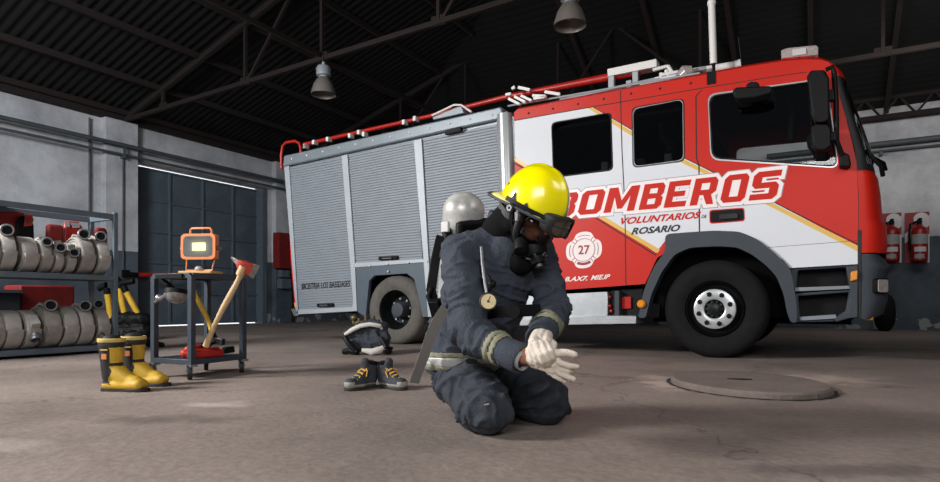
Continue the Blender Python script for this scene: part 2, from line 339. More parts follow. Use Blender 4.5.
def blob(name, mb, voxel, m, parent, smooth=4, wrinkle=None, label=None):
    """closed shapes melted into one continuous skin"""
    inv = inv_of(parent); me = mb.mesh(name+'_raw', m, 180); t = bpy.data.objects.new('t', me); COL.objects.link(t)
    r = t.modifiers.new('r', 'REMESH'); r.mode = 'VOXEL'; r.voxel_size = voxel
    if smooth: s = t.modifiers.new('s', 'SMOOTH'); s.factor = .5; s.iterations = smooth
    dg = bpy.context.evaluated_depsgraph_get(); out = bpy.data.meshes.new_from_object(t.evaluated_get(dg)); bpy.data.objects.remove(t); bpy.data.meshes.remove(me)
    out.name = name; out.materials.clear(); out.materials.append(M[m])
    if wrinkle:
        nr = [v.normal.copy() for v in out.vertices]; co = [v.co.copy() for v in out.vertices]
        for i, v in enumerate(out.vertices): v.co = co[i]+nr[i]*wrinkle(co[i])
    if inv:
        for v in out.vertices: v.co = inv @ v.co
    out.polygons.foreach_set('use_smooth', [True]*len(out.polygons)); out.update()
    return link(name, out, parent, label)
def folds(amp, sc, off=0, sharp=True):
    def f(p):
        q = Vector((p.x*sc[0], p.y*sc[1], p.z*sc[2]))+Vector((off, off*2.1, off*.7)); w = noise.noise_vector(q*.6)*.8; n = noise.noise(q+w)
        a = (1-abs(n)*2.2) if sharp else n
        return amp*max(-1, min(1, a-.35))+amp*.5*noise.noise(q*2.3+w)
    return f
def poly(pxs, Y): return [(p.x, p.z) for p in (onY(a, b, Y) for a, b in pxs)]
def roundpoly(pts, r, n=4):
    out = []; m = len(pts)
    for i in range(m):
        p = Vector(pts[i]); a = Vector(pts[i-1])-p; b = Vector(pts[(i+1) % m])-p; k = min(r, a.length*.45, b.length*.45); A = p+a.normalized()*k; B = p+b.normalized()*k
        for j in range(n+1): t = j/n; q = A*(1-t)**2+p*2*t*(1-t)+B*t*t; out.append((q.x, q.y))
    return out
def text_mesh(body, shear=0, bold=0):
    cu = bpy.data.curves.new('t', 'FONT'); cu.body = body; cu.size = 1; cu.shear = shear; cu.offset = bold; cu.resolution_u = 3
    o = bpy.data.objects.new('t', cu); COL.objects.link(o); dg = bpy.context.evaluated_depsgraph_get(); me = bpy.data.meshes.new_from_object(o.evaluated_get(dg))
    vs = [v.co.copy() for v in me.vertices]; fs = [tuple(p.vertices) for p in me.polygons]
    bpy.data.objects.remove(o); bpy.data.curves.remove(cu); bpy.data.meshes.remove(me)
    x0 = min(v.x for v in vs); x1 = max(v.x for v in vs); y1 = max(v.y for v in vs); y0 = min(v.y for v in vs)
    return [((v.x-x0)/(x1-x0), (v.y-y0)/(y1-y0)) for v in vs], fs
def text_on(mb, body, fn, shear=0, bold=0, mi=0):
    vs, fs = text_mesh(body, shear, bold); mb.add([fn(u, v) for u, v in vs], fs, mi)
M['visor'] = glass('mask_visor', 'B0AAA5'); M['goglens'] = mat('smoked_goggle_lens', '4A4030', .1, spec=.8, coat=.5)
# ---------------------------------------------------------------- the hall
LX, BY, EZ, SL, RX, HIPY = -13.4, 15.7, 4.6, .31, -2.0, 9.0       # left wall, back wall, eaves, roof pitch, ridge, hip start
RZ = EZ+SL*(RX-LX)
b = MB(); b.box((-14, -6, -.2), (14, 16.2, 0)); struct('floor', b, 'floor')
dy0, dy1, dzt = 8.05, 11.75, 3.78                                       # gate opening in the left wall
b = MB(); b.box((LX-.3, -6, 0), (LX, dy0, EZ+.1)); b.box((LX-.3, dy1, 0), (LX, BY+.3, EZ+.1)); b.box((LX-.3, dy0, dzt), (LX, dy1, EZ+.1)); struct('wall_left', b, 'wall_l')
b = MB(); b.box((LX, BY, 0), (14, BY+.3, 4.85)); struct('wall_back', b, 'wall_b')
# roof sheets: really corrugated
def slope(mb, x0, z0, x1, z1, ya, yb, pitch=.17):
    n = int((yb-ya)/pitch)*4; vs = []; fs = []
    for i in range(n+1):
        y = ya+(yb-ya)*i/n; h = .022*math.sin(i*PI/2); vs += [(x0, y, z0+h), (x1, y, z1+h)]
    for i in range(n): fs.append((2*i, 2*i+1, 2*i+3, 2*i+2))
    mb.add(vs, fs)
b = MB(); slope(b, LX-.5, EZ-.155+.16, RX, RZ+.16, -6, BY+.3); slope(b, 14, RZ-SL*16+.16, RX, RZ+.16, -6, BY+.3)
n = 200; vs = []; fs = []
for i in range(n+1):
    y = BY+.4-(BY+.4-HIPY)*i/n; h = .02*math.sin(i*PI/2); z = 4.8+(RZ+.1-4.8)*(BY-y)/(BY-HIPY); vs += [(LX, y, z+h), (14, y, z+h)]
for i in range(n): fs.append((2*i, 2*i+1, 2*i+3, 2*i+2))
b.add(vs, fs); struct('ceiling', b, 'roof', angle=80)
k = 0
for i, x in enumerate((-13.15, -12.0, -10.7, -9.4, -8.1, -6.8, -5.5, -4.2, -2.9)):
    z = EZ+SL*(x-LX)+.07; b = MB(); yend = min(BY, BY-(z-4.8)/((RZ+.1-4.8)/(BY-HIPY)))-.1; b.bar((x, -5, z), (x, yend, z), .07, .11)
    o = solo('purlin', b, 'beam', 'brown purlin on the left roof slope, %s up from the left wall' % ('lowest', 'second', 'third', 'fourth', 'fifth', 'sixth', 'seventh', 'eighth', 'ninth')[i], 'beam', (x, 5, z), 'purlins of the left roof slope')
    if i == 0: o['label'] = 'lowest brown roof purlin running along the left eaves'
for i, x in enumerate((-4.6, -3.0, -1.5, -.1, 1.3, 2.8)):
    s = (RZ+.1-4.8)/(BY-HIPY); b = MB(); b.bar((x, BY, 4.8-.09), (x, HIPY+.6, 4.8-.09+s*(BY-HIPY-.6)), .09, .13)
    solo('rafter', b, 'beam', ('brown roof rafter on the end slope, leftmost one above the ladder gear', 'brown roof rafter on the end slope, second from the left', 'brown roof rafter on the end slope, third from the left', 'brown roof rafter sloping down behind the white antenna mast', 'brown roof rafter sloping down behind the beacon light bar', 'brown roof rafter nearest the top right of the photo')[i], 'beam', (x, BY, 4.7), 'rafters of the end roof slope')
def truss(y, label, x0=LX, x1=3.6, zc=4.62):
    t = thing('roof_truss', label, 'truss', (x0, y, zc))
    zc2 = zc+.28
    b = MB(); b.bar((x0, y, zc), (-3.5, y, zc2), .07, .08); b.bar((-3.5, y, zc2), (x1, y, zc2-.02), .07, .08); part('bottom_chord', b, 'beam', t)
    b = MB(); b.bar((x0, y, EZ), (RX, y, RZ), .08, .1); b.bar((RX, y, RZ), (x1+.5, y, RZ-SL*(x1+.5-RX)), .08, .1); part('top_chord', b, 'beam', t)
    xs = (-11.9, -9.35, -7.4, -5.0, -2.0, 1.0)
    for i, x in enumerate(xs):
        zb = zc+.28*min(1, (x-x0)/9.9); zt = EZ+SL*(x-x0) if x < RX else RZ-SL*(x-RX)
        b = MB(); b.bar((x, y, zb), (x, y, zt), .055, .055, (0, 1, 0)); part('post', b, 'beam', t)
        if i in (1, 3):
            x2 = xs[i+1]; z2 = EZ+SL*(x2-x0) if x2 < RX else RZ
            b = MB(); b.bar((x+.05, y, zb), (x2-.6, y, z2-.2), .05, .05, (0, 1, 0)); part('diagonal', b, 'beam', t)
        if i == 4:
            b = MB(); b.bar((x-.05, y, zb), (x-2.6, y, EZ+SL*(x-2.6-x0)), .05, .05, (0, 1, 0)); part('diagonal', b, 'beam', t)
        b = MB(); b.box((x-.13, y-.012, zb-.05), (x+.13, y+.012, zb+.11)); part('gusset', b, 'beam', t)
    return t
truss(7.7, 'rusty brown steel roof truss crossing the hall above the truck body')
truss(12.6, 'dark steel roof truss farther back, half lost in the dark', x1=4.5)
b = MB(); b.bar((-7.4, -4, 4.84), (-7.4, 13.5, 4.84), .06, .07); solo('tie_beam', b, 'beam', 'brown steel tie beam running down the hall where the left lamp hangs', 'beam', (-7.4, 4, 4.84))
t = thing('lattice_beam', 'dark lattice girder along the top of the back wall at right', 'beam', (2, BY-.25, 4.3))
b = MB(); b.bar((-3, BY-.25, 4.93), (8, BY-.25, 4.93), .1, .1); b.bar((-3, BY-.25, 4.52), (8, BY-.25, 4.52), .1, .1); part('chord', b, 'beam', t)
b = MB()
for i in range(18): x = -3+i*.6; b.bar((x, BY-.25, 4.52), (x+.3, BY-.25, 4.93), .04, .04, (0, 1, 0)); b.bar((x+.3, BY-.25, 4.93), (x+.6, BY-.25, 4.52), .04, .04, (0, 1, 0))
part('lattice', b, 'beam', t)
# dark eaves plate along the left wall
b = MB(); b.box((LX-.05, -6, EZ-.02), (LX+.16, BY, EZ+.17)); struct('trim_1', b, 'beam')
# pillars of the left wall
for i, (ya, yb) in enumerate(((7.25, 7.98), (11.95, 12.55))):
    b = MB(); b.box((LX-.02, ya, 0), (LX+.16, yb, EZ)); struct('trim_%d' % (i+2), b, 'wall_l', bevel=.015)
# gate
d = bpy.data.objects.new('door_1', None); COL.objects.link(d); d.location = (LX-.1, (dy0+dy1)/2, 0); d['kind'] = 'structure'
y0, y1, z0, z1 = dy0+.03, dy1-.02, .06, dzt-.055
b = MB(); b.box((LX-.29, y0, z0), (LX-.25, y1, z1)); part('door_sheet', b, 'doorblue', d)
b = MB()
for i in range(5): y = y0+(y1-y0)*i/4; b.box((LX-.26, y-.03, z0), (LX-.21, y+.03, z1))
for i in range(6): z = z0+(z1-z0)*i/5; b.box((LX-.26, y0, z-.025), (LX-.215, y1, z+.025))
part('door_frame', b, 'doorblue', d, bevel=.006)
b = MB()
for i in range(4):
    for j in range(5):
        ya = y0+(y1-y0)*(i+.06)/4; yb = y0+(y1-y0)*(i+.94)/4; za = z0+(z1-z0)*(j+.06)/5; zb = z0+(z1-z0)*(j+.94)/5
        b.add([(LX-.251, ya, za), (LX-.251, yb, za), (LX-.251, yb, zb), (LX-.251, ya, zb), (LX-.225, (ya+yb)/2, (za+zb)/2)], [(0, 1, 4), (1, 2, 4), (2, 3, 4), (3, 0, 4)])
part('pressed_panels', b, 'doorblue', d, angle=2)
b = MB(); b.box((LX-1.2, 6, -.1), (LX-1.15, 14, 5)); struct('outdoor_sky', b, 'daylight')
b = MB(); b.box((LX-.3, dy1-.14, 0), (LX+.02, dy1+.01, dzt)); struct('trim_4', b, 'rackgrey')
# wall pipes
b = MB(); b.tube([(LX+.28, -5, 4.02), (LX+.28, 12.6, 4.02)], .045, 10); b.tube([(LX+.24, -5, 3.82), (LX+.24, 12.6, 3.82)], .03, 8)
for y in (1, 4, 7.6, 12.3): b.box((LX, y-.03, 3.74), (LX+.3, y+.03, 3.78)); b.box((LX+.26, y-.02, 3.78), (LX+.3, y+.02, 4.0))
solo('wall_pipe', b, 'pipe', 'pair of dark grey pipes high along the left wall over the gate', 'pipe', (LX+.24, 4, 3.8))
t = thing('pipe_valve', 'dark valve fitting at the far end of the left wall pipes', 'valve', (LX+.3, 12.35, 3.8))
b = MB(); b.ball((LX+.32, 12.3, 3.98), .11); b.tube([(LX+.32, 12.1, 3.98), (LX+.32, 12.75, 3.98)], .07); part('valve_body', b, 'pipe', t)
b = MB(); b.lathe([(.13, 0), (.13, .03)], (LX+.5, 12.3, 3.98), (1, 0, 0)); b.tube([(LX+.3, 12.3, 3.98), (LX+.52, 12.3, 3.98)], .02); part('hand_wheel', b, 'pipe', t)
b = MB(); b.tube([(LX+.19, 7.62, 3.8), (LX+.19, 7.62, 1.28), (LX+.2, 7.75, 1.2)], .018, 8); b.tube([(LX+.06, 6.98, 4.5), (LX+.06, 6.98, .9)], .02, 6)
solo('wall_conduit', b, 'pipe', 'thin grey conduit dropping down the pillar left of the gate', 'conduit', (LX+.1, 7.6, 1.2))
t = thing('red_rail', 'red horizontal rail in front of the dark gate, ending at the work cart', 'rail', (LX+.22, 8.6, 1.2))
b = MB(); b.tube([(LX+.22, 7.9, 1.2), (LX+.22, onX(186, 271, LX+.22).y, 1.25)], .05, 12); part('bar', b, 'redplastic', t)
b = MB(); b.tube([(LX+.22, 7.7, 1.2), (LX+.22, 7.92, 1.2)], .055, 12); b.box((LX+.15, 7.6, 1.13), (LX+.26, 7.72, 1.3)); part('bracket', b, 'black', t)
b = MB(); b.tube([(-1, BY-.15, 3.98), (9, BY-.15, 3.98)], .06, 10); b.tube([(-1, BY-.1, 3.84), (9, BY-.1, 3.84)], .025, 8)
for x in (-.5, 1.2, 3): b.box((x-.03, BY-.22, 3.74), (x+.03, BY, 3.8))
solo('wall_pipe', b, 'pipe', 'grey pipe fixed along the back wall behind the cab windscreen', 'pipe', (1, BY-.15, 3.98))
# fittings on the far pillar beside the truck tail
b = MB(); p = onX(277, 240, LX+.3); b.box((LX+.16, p.y-.02, 1.55), (LX+.4, p.y+.55, 2.55)); solo('hose_cabinet', b, 'redbag', 'dark red wall cabinet on the far pillar beside the truck tail', 'cabinet', (LX+.2, p.y, 1.55), bevel=.01)
b = MB(); b.box((LX+.16, p.y+.12, .98), (LX+.34, p.y+.5, 1.26)); b.box((LX+.16, p.y+.15, 1.3), (LX+.32, p.y+.46, 1.5)); solo('switch_box', b, 'rackgrey', 'small grey switch boxes below the red wall cabinet', 'box', (LX+.2, p.y+.2, .98), bevel=.01)
# hanging bell lamps
def lamp(px, py, Z, label, cord):
    c = W(px, py, Z); t = thing('bell_lamp', label, 'lamp', c, 0, 'bell lamps hanging from the roof')
    b = MB(); b.lathe([(.215, 0), (.2, .07), (.165, .18), (.115, .265), (.07, .30), (.062, .302), (.11, .26), (.155, .18), (.19, .07), (.205, .0)], c, n=40, cap=False); part('shade', b, 'lampgalv', t)
    b = MB(); b.lathe([(.075, .3), (.075, .32), (.12, .33), (.125, .45), (.1, .49), (.03, .5), (.03, .56)], c, n=32); part('housing', b, 'alubright', t)
    b = MB(); b.lathe([(.03, .27), (.05, .2), (.055, .13), (.03, .08), (.005, .07)], c, n=20); part('bulb', b, 'lens', t)
    b = MB(); b.tube([c+Vector((0, 0, .55)), c+Vector((0, 0, cord))], .012, 8); part('hanger', b, 'beam', t)
    return t
lamp(323.5, 95, 10.3, 'galvanised bell lamp hanging from the truss above the truck body', .72)
lamp(570, 26, 7.8, 'galvanised bell lamp at the top of the photo above the crew cab', 2.2)
# manhole slab
t = thing('manhole_cover', 'round concrete manhole slab with a chipped edge in the floor', 'manhole cover', onZ(746, 386))
c = onZ(746, 386); b = MB(); n = 96; rings = []
ex = Vector((C30, S30, 0)); ey = Vector((-S30, C30, 0))
def ring(k, z, j): return [c+ex*math.cos(2*PI*i/n)*.475*k*(1+j*noise.noise(Vector((i*.9, k*3, 1))))+ey*math.sin(2*PI*i/n)*.60*k*(1+j*noise.noise(Vector((i*.9, k*3, 1))))+Vector((0, 0, z)) for i in range(n)]
R = [ring(1.0, -.01, .015), ring(1.0, .03, .03), ring(.975, .042, .012), ring(.6, .044, 0), ring(.02, .045, 0)]
vs = [p for r in R for p in r]; fs = [(j*n+i, j*n+(i+1) % n, (j+1)*n+(i+1) % n, (j+1)*n+i) for j in range(4) for i in range(n)]+[tuple(4*n+i for i in range(n))]
b.add(vs, fs); M['slab'] = mat('worn_concrete_slab', '6F645D', .8, var=.18, vs=4, bump=.3, bs=40); part('slab', b, 'slab', t, angle=30)
b = MB(); R = [ring(1.01, .004, .01), ring(1.06, .005, .06)]; vs = [p for r in R for p in r]; b.add(vs, [(i, (i+1) % n, n+(i+1) % n, n+i) for i in range(n)]); M['groove'] = mat('dark_groove_dirt', '2A2422', .95); part('groove', b, 'groove', t)
b = MB(); b.tube([c+ex*-.12+ey*.02+Vector((0, 0, .046)), c+ex*-.03+ey*-.03+Vector((0, 0, .05)), c+ex*.03+ey*-.02+Vector((0, 0, .046))], .007, 6); part('lifting_ring', b, 'beam', t)
# extinguishers on the back wall
def extinguisher(px, label, plabel):
    p = onY(px, 263, BY-.03); w = .42
    b = MB(); b.box((p.x-w/2, BY-.03, p.z), (p.x+w/2, BY, p.z+1.07)); 
    s = thing('extinguisher_sign', plabel, 'sign', (p.x, BY, p.z), 0, 'extinguisher backing signs'); part('backing', b, 'signred', s)
    b = MB(); b.add([(p.x-w/2, BY-.033, p.z+.62), (p.x-w/2, BY-.033, p.z+.42), (p.x+w/2, BY-.033, p.z+.78), (p.x+w/2, BY-.033, p.z+1.0)], [(0, 1, 2, 3)]); b.lathe([(.13, 0), (.13, .004)], (p.x+.07, BY-.038, p.z+.93), (0, 1, 0), 24)
    b.box((p.x+w/2-.03, BY-.034, p.z), (p.x+w/2, BY-.031, p.z+.6)); part('white_print', b, 'signwhite', s)
    e = thing('fire_extinguisher', label, 'fire extinguisher', (p.x+.02, BY-.2, p.z), 0, 'fire extinguishers on the back wall'); c = Vector((p.x+.02, BY-.2, p.z+.02))
    b = MB(); b.lathe([(.12, 0), (.145, .03), (.145, .62), (.12, .7), (.05, .75), (.04, .8)], c, n=28); part('cylinder', b, 'extred', e)
    arc = lambda a0, a1, z0_, z1_: ([(c.x+.1475*math.sin(a), c.y-.1475*math.cos(a), c.z+z) for z in (z0_, z1_) for a in [a0+(a1-a0)*i/10 for i in range(11)]], [(i, i+1, i+12, i+11) for i in range(10)])
    b = MB(); b.add(*arc(-1.2, 1.2, .36, .56)); part('label_band', b, 'labelgrey', e)
    b = MB(); b.add(*arc(-.75, .75, .2, .3)); part('lower_label', b, 'signwhite', e)
    b = MB(); b.add(*arc(-.7, .5, .06, .15)); part('lower_label', b, 'labelgrey', e)
    b = MB(); b.lathe([(.045, .78), (.05, .86)], c, n=16); b.box((-.03, -.16, 0), (.03, .06, .03), at=c+Vector((0, 0, .86))); b.box((-.03, -.14, 0), (.03, .02, .02), at=c+Vector((0, 0, .8))); part('valve', b, 'black', e)
    b = MB(); b.tube([c+Vector((-.05, -.02, .83)), c+Vector((-.16, -.05, .78)), c+Vector((-.18, -.06, .55)), c+Vector((-.165, -.06, .25))], .022, 8); part('hose', b, 'black', e)
    b = MB(); b.box((-.05, .12, .45), (.05, .2, .5), at=c); part('bracket', b, 'black', e)
extinguisher(917, 'red fire extinguisher on the back wall, farther right of the two', 'red and white extinguisher sign, fully visible right one')
extinguisher(889.5, 'red fire extinguisher partly hidden by the truck front', 'red and white extinguisher sign partly hidden by the truck front')
p = onZ(940, 326); c = Vector((p.x, 15.2, 0)); e = thing('fire_extinguisher', 'red extinguisher standing on the floor at the right photo edge', 'fire extinguisher', c)
b = MB(); b.lathe([(.17, .0), (.19, .04), (.19, .75), (.15, .86), (.05, .92)], c, n=28); part('cylinder', b, 'redbag', e)
b = MB(); b.lathe([(.05, .92), (.05, 1.02)], c, n=16); b.box((-.03, -.16, 1.02), (.03, .06, 1.05), at=c); part('valve', b, 'black', e)
p = onZ(893, 331); c = Vector((p.x-.28, 14.3, 0)); e = thing('spare_tyre', 'black tyre leaning on the back wall beside the bumper', 'tyre', c)
b = MB(); b.lathe([(.2, 0), (.3, -.0), (.36, .04), (.38, .1), (.38, .16), (.36, .22), (.3, .26), (.2, .26)], c+Vector((0, .5, .38)), Vector((.9, .12, .0)), 36, cap=False); part('tread', b, 'tyre', e)
b = MB(); b.lathe([(.2, .06), (.19, .1), (.19, .2), (.2, .22)], c+Vector((0, .5, .38)), Vector((.9, .12, .0)), 30); part('rim', b, 'steel', e)
# ---------------------------------------------------------------- the fire engine
TY, TY2 = 6.62, 9.1
truck = thing('fire_truck', 'red and white fire engine with grey roller shutters and large red lettering', 'fire truck', (-3.2, 7.86, 0))
def P(px, py, Y=TY): return onY(px, py, Y)
def PP(*pts, Y=TY): return poly(pts, Y)
# ---- rear body
b = MB(); b.plate(PP((286, 160), (505, 110), (513, 116), (516, 292), (432, 300), (425, 262), (356, 267), (358, 311), (297, 314), (285, 166)), TY+.035, TY2); part('body_box', b, 'greypaint', truck, bevel=.01)
b = MB(); pr = PP((285, 156), (430, 123.2), (502, 107), (505, 117), (497, 120.5), (284, 167)); b.plate(pr, TY-.03, TY+.3); part('top_rail', b, 'greypaint', truck, bevel=.02)
tr = [c for c in truck.children if c.name.startswith('top_rail')][0]
for z in ((88, 275), (148, 262), (212, 247), (277, 232), (342, 217), (413, 202), (483, 186), (558, 170), (636, 153), (717, 135), (798, 117), (889, 98)):
    p = P(270+z[0]/4, 90+z[1]/4, TY-.03); b = MB(); b.lathe([(.016, 0), (.014, .008), (.006, .012)], p, (0, -1, 0), 12); part('rivet_lamp', b, 'signwhite', tr)
def strip(name, pts, ya, yb, m, bev=.004, par=None, holes=()):
    b = MB(); b.plate(PP(*pts), ya, yb, holes=[PP(*h) for h in holes]); return part(name, b, m, par or truck, bevel=bev)
strip('rear_corner_panel', [(284.5, 178), (289, 176), (296.5, 313), (293, 313), (288, 260)], TY+.05, TY2, 'red')
strip('shutter_frame', [(285, 167), (290, 166), (299, 314), (297, 314)], TY-.02, TY+.03, 'alubright')
strip('shutter_frame', [(342.5, 156), (348.5, 154.7), (356, 264), (358, 311), (353, 311.3), (354, 300)], TY-.025, TY+.03, 'alubright')
strip('shutter_frame', [(414.5, 141), (422.5, 139), (433, 317), (429, 317)], TY-.025, TY+.03, 'alubright')
strip('sill', [(297.5, 309.8), (353.5, 306.8), (357.5, 311), (297, 314.5)], TY-.02, TY+.03, 'alubright')
strip('sill', [(354.5, 263), (424, 258.8), (425, 262.4), (355, 267.6)], TY-.02, TY+.03, 'alubright')
sl = [c for c in truck.children if c.name.startswith('sill')][-1]
for q in ((353, 267), (369.5, 266.5), (387.5, 264.5), (408.5, 263), (427, 262), (388, 272)):
    b = MB(); b.lathe([(.014, 0), (.011, .008), (.003, .01)], P(q[0], q[1]-.5, TY-.03), (0, -1, 0), 10); part('stud', b, 'signwhite', sl)
def shutter(tl, tr_, br, bl, n, hpx, label=None):
    A, B, Cc, D = (P(*q) for q in (tl, tr_, br, bl)); b = MB(); vs = []; fs = []; k = 0
    for i in range(n):
        for t, y in ((i/n, .007), ((i+.2)/n, .0), ((i+.8)/n, .0), ((i+.97)/n, .006)):
            l = A.lerp(D, t); r = B.lerp(Cc, t); vs += [(l.x, TY+y, l.z), (r.x, TY+y, r.z)]
    for i in range(4*n-1): fs.append((2*i, 2*i+1, 2*i+3, 2*i+2))
    b.add(vs, fs); s = part('roller_shutter', b, 'alu', truck, label, angle=20)
    if hpx:
        b = MB(); pa, pb = P(hpx[0], hpx[1], TY-.02), P(hpx[2], hpx[3], TY-.02); b.bar(pa, pb, .04, .05); part('handle_recess', b, 'black', s, bevel=.01)
        b = MB(); pa.y = pb.y = TY-.055; b.tube([pa.lerp(pb, .25), pa.lerp(pb, .75)], .014, 8); part('handle', b, 'chrome', s)
    return s
s1 = shutter((290, 167), (342.5, 156.5), (353.3, 307), (299, 310), 58, (317.5, 305.3, 333.5, 304.8), 'rear roller shutter with black lettering')
shutter((348.5, 155), (414.5, 141), (422.5, 259), (356, 263.2), 44, (379, 258.5, 398, 257.5))
shutter((423, 139), (497, 124), (503, 252), (430, 259), 44, None)
strip('shutter_grip', [(447, 132), (463.5, 127.7), (463.8, 132), (447.5, 136)], TY-.07, TY-.02, 'black', .01)
shutter((433, 262), (504, 256), (506, 290), (434, 300), 10, None)
b = MB()
def on1(u, v): p = P(301.5+u*(350-301.5), 289.6+u*(286.6-289.6)-v*6.2, TY-.004); return p
text_on(b, 'BICISTRIA LOS BASSDASES', on1, .12, .02); part('shutter_lettering', b, 'letterblack', s1)
# ---- rear wheel arch and corner post
arch = [(355, 267.5), (425, 262.5), (431, 317), (423, 317), (420, 302), (414.5, 279), (407, 273.5), (375, 275.5), (369.5, 281), (366, 317), (358, 312)]
strip('rear_arch_panel', arch, TY-.01, TY+.05, 'archgrey')
b = MB(); b.plate(PP((360, 270), (424, 268), (428, 312), (362, 314)), TY+.25, TY2-.2); part('wheel_housing', b, 'chassis', truck)
b = MB(); top = P(505, 115, TY+.05); bot = P(511, 293, TY+.05); b.tube([bot, top], .105, 24); part('corner_post', b, 'silverpaint', truck)
b = MB(); b.plate(PP((430, 116), (454, 106), (460, 105.5), (462, 112), (431, 119)), TY+.05, TY+.45); part('roof_locker', b, 'greypaint', truck, bevel=.01)
b = MB(); b.tube([P(432, 115.5, TY+.1), P(454, 105, TY+.1), P(461, 105, TY+.1), P(471.5, 112, TY+.1)], .014, 8); part('locker_rail', b, 'whitemetal', truck)
b = MB(); b.tube([P(281.5, 169, 6.7), P(281.2, 155, 6.7), P(282.5, 146, 6.7), P(286, 142.5, 6.7), P(295, 141, 6.7), P(299, 143, 6.7), P(300.5, 147, 6.7), P(301, 153, 6.7)], .022, 10); part('rear_hoop', b, 'redplastic', truck)
b = MB(); b.tube([P(304, 144.5, 7.0), P(430, 116.2, 7.0)], .03, 10); b.tube([P(430, 116.2, 7.0), P(505, 97.3, 7.0), P(641, 71, 7.0)], [.03, .036, .05], 14); part('boom_pole', b, 'redplastic', truck)
for px, py in ((306, 146), (315, 142), (329, 139), (351, 135.5), (360, 132), (365, 134), (405, 122), (416, 118.5)):
    b = MB(); p = P(px, py, 6.95); b.box((-.025, -.05, -.045), (.025, .05, .025), at=p); part('pole_clip', b, 'whitemetal', truck, bevel=.01)
b = MB(); b.plate(PP((607, 69), (656.5, 58.7), (656.8, 66.5), (607.5, 76.3), Y=6.9), 6.9, 7.05); part('pole_cradle', b, 'whitemetal', truck, bevel=.008)
b = MB()
for px, y0_, y1_ in ((611, 75, 93), (635, 70, 88)): b.plate(PP((px-2.7, y0_), (px+2.7, y0_-1), (px+2.7, y1_), (px-2.7, y1_+1), Y=6.92), 6.92, 6.98)
b.tube([P(560, 100, 6.9), P(706, 68, 6.9)], .02, 8); b.tube([P(508, 106, 6.75), P(700, 73, 6.75)], .012, 8)
b.plate(PP((626, 81), (631, 80), (631, 87), (626, 88), Y=6.9), 6.9, 6.94); part('cradle_posts', b, 'alubright', truck)
# ladder with pale rungs lying on the crew cab roof
b = MB()
for (a, c_) in (((509, 99), (520, 104.5)), ((515, 97), (526, 102.5)), ((521.5, 96), (532, 101)), ((533, 96), (546, 96.5)), ((534, 99), (545, 97.5))): b = MB(); b.bar(P(*a, 6.7), P(*c_, 6.7), .05, .03); part('roof_rung', b, 'whitemetal', truck)
for (a, c_) in (((518.5, 87.5), (530, 90)), ((512, 89), (515, 87)), ((506, 95), (511, 94)), ((545, 92), (560, 94.5))): b = MB(); b.bar(P(*a, 6.8), P(*c_, 6.8), .03, .035); part('roof_rung', b, 'whitemetal', truck)
b = MB()
for (a, c_) in (((653, 70), (668, 66)), ((668, 66), (672, 72)), ((660, 75), (690, 70)), ((666, 70), (670, 80)), ((661, 73), (661, 79)), ((655, 79), (676, 75)), ((640, 84), (680, 78))): b.tube([P(*a, 6.9), P(*c_, 6.9)], .02, 8)
part('roof_fittings', b, 'whitemetal', truck)
b = MB(); b.tube([P(681, 77, 6.85), P(686, 73, 6.85), P(693, 70, 6.85)], [.07, .09, .05], 16); part('floodlight', b, 'lens', truck)
b = MB(); b.tube([P(689, 72.5, 7.0), P(741, 64, 7.0)], .04, 12); b.tube([P(735, 66, 7.0), P(741, 64, 7.0)], .055, 12); part('mast_tube', b, 'whitemetal', truck)
b = MB(); b.tube([P(713.5, 64, 6.75), P(711.5, 4, 6.75)], .036, 14); b.ball(P(711.5, 3, 6.75), .045); part('antenna_mast', b, 'whitemetal', truck)
b = MB(); b.tube([P(714, 80, 6.72), P(713.5, 62, 6.75)], .016, 8); b.plate(PP((707, 72.5), (715.5, 71), (715.7, 83.5), (707.2, 85)), TY-.012, TY+.02); part('mast_bracket', b, 'black', truck)
b = MB(); b.tube([P(742, 66, 6.9), P(738.5, 37, 6.9)], .008, 6); part('whip_aerial', b, 'black', truck)
# ---- crew and driver cab: side skin cut into paint fields
outer = [(514, 112.5), (516.5, 109.8), (600, 94), (707.5, 74), (745, 67), (782, 61.2), (805, 59.3), (820, 59.5), (829, 62), (834, 70), (840, 95), (846, 118), (853, 146), (857, 165), (859, 200), (859.3, 264),
         (790, 268), (783, 260), (772.5, 253), (757.5, 243), (740, 236), (716, 233.5), (668, 237), (668, 251), (657, 258), (645, 284), (562, 290), (517, 292.5)]
win1 = roundpoly([(551, 122.5), (611.5, 112), (613.3, 170.5), (553, 178)], 5)
win2 = roundpoly([(631.5, 107.5), (684.3, 98), (685, 161.5), (632.5, 168.2)], 6)
win3 = roundpoly([(708.5, 95.5), (826, 79), (838, 167), (711.5, 158.5)], 9)
white = [(514, 121), (593, 107.3), (631, 129.5), (685, 158.5), (714, 173), (770, 200.5), (859.2, 247.5), (859.3, 264.5), (790, 268.5), (668, 237), (656, 252.5), (595, 213), (527, 165.5), (514.7, 157)]
st1 = [(587, 108.2), (592.5, 107.3), (631, 129.8), (685, 158.8), (714, 173.2), (770, 200.8), (859.2, 247.7), (859.2, 252.5), (770, 205.3), (714, 177.5), (685, 163.3), (631, 134.5)]
st1 = [(588, 108.2), (592.5, 107.3), (631, 130.8), (685, 159.8), (714, 174.2), (770, 201.8), (859.2, 246.5), (859.2, 252.3), (770, 206.4), (714, 178.5), (685, 164.3), (631, 135.5)]
bl1 = [(592.5, 106.3), (631, 128.8), (685, 157.8), (714, 172), (770, 199.6), (859.2, 244.3), (859.2, 245.6), (770, 200.8), (714, 173.2), (685, 158.8), (631, 129.8), (592.5, 107.2)]
st2 = [(514.7, 157.5), (527, 164.3), (595, 211), (660, 249.6), (657.5, 253), (595, 215.6), (527, 168.5), (514.8, 161)]
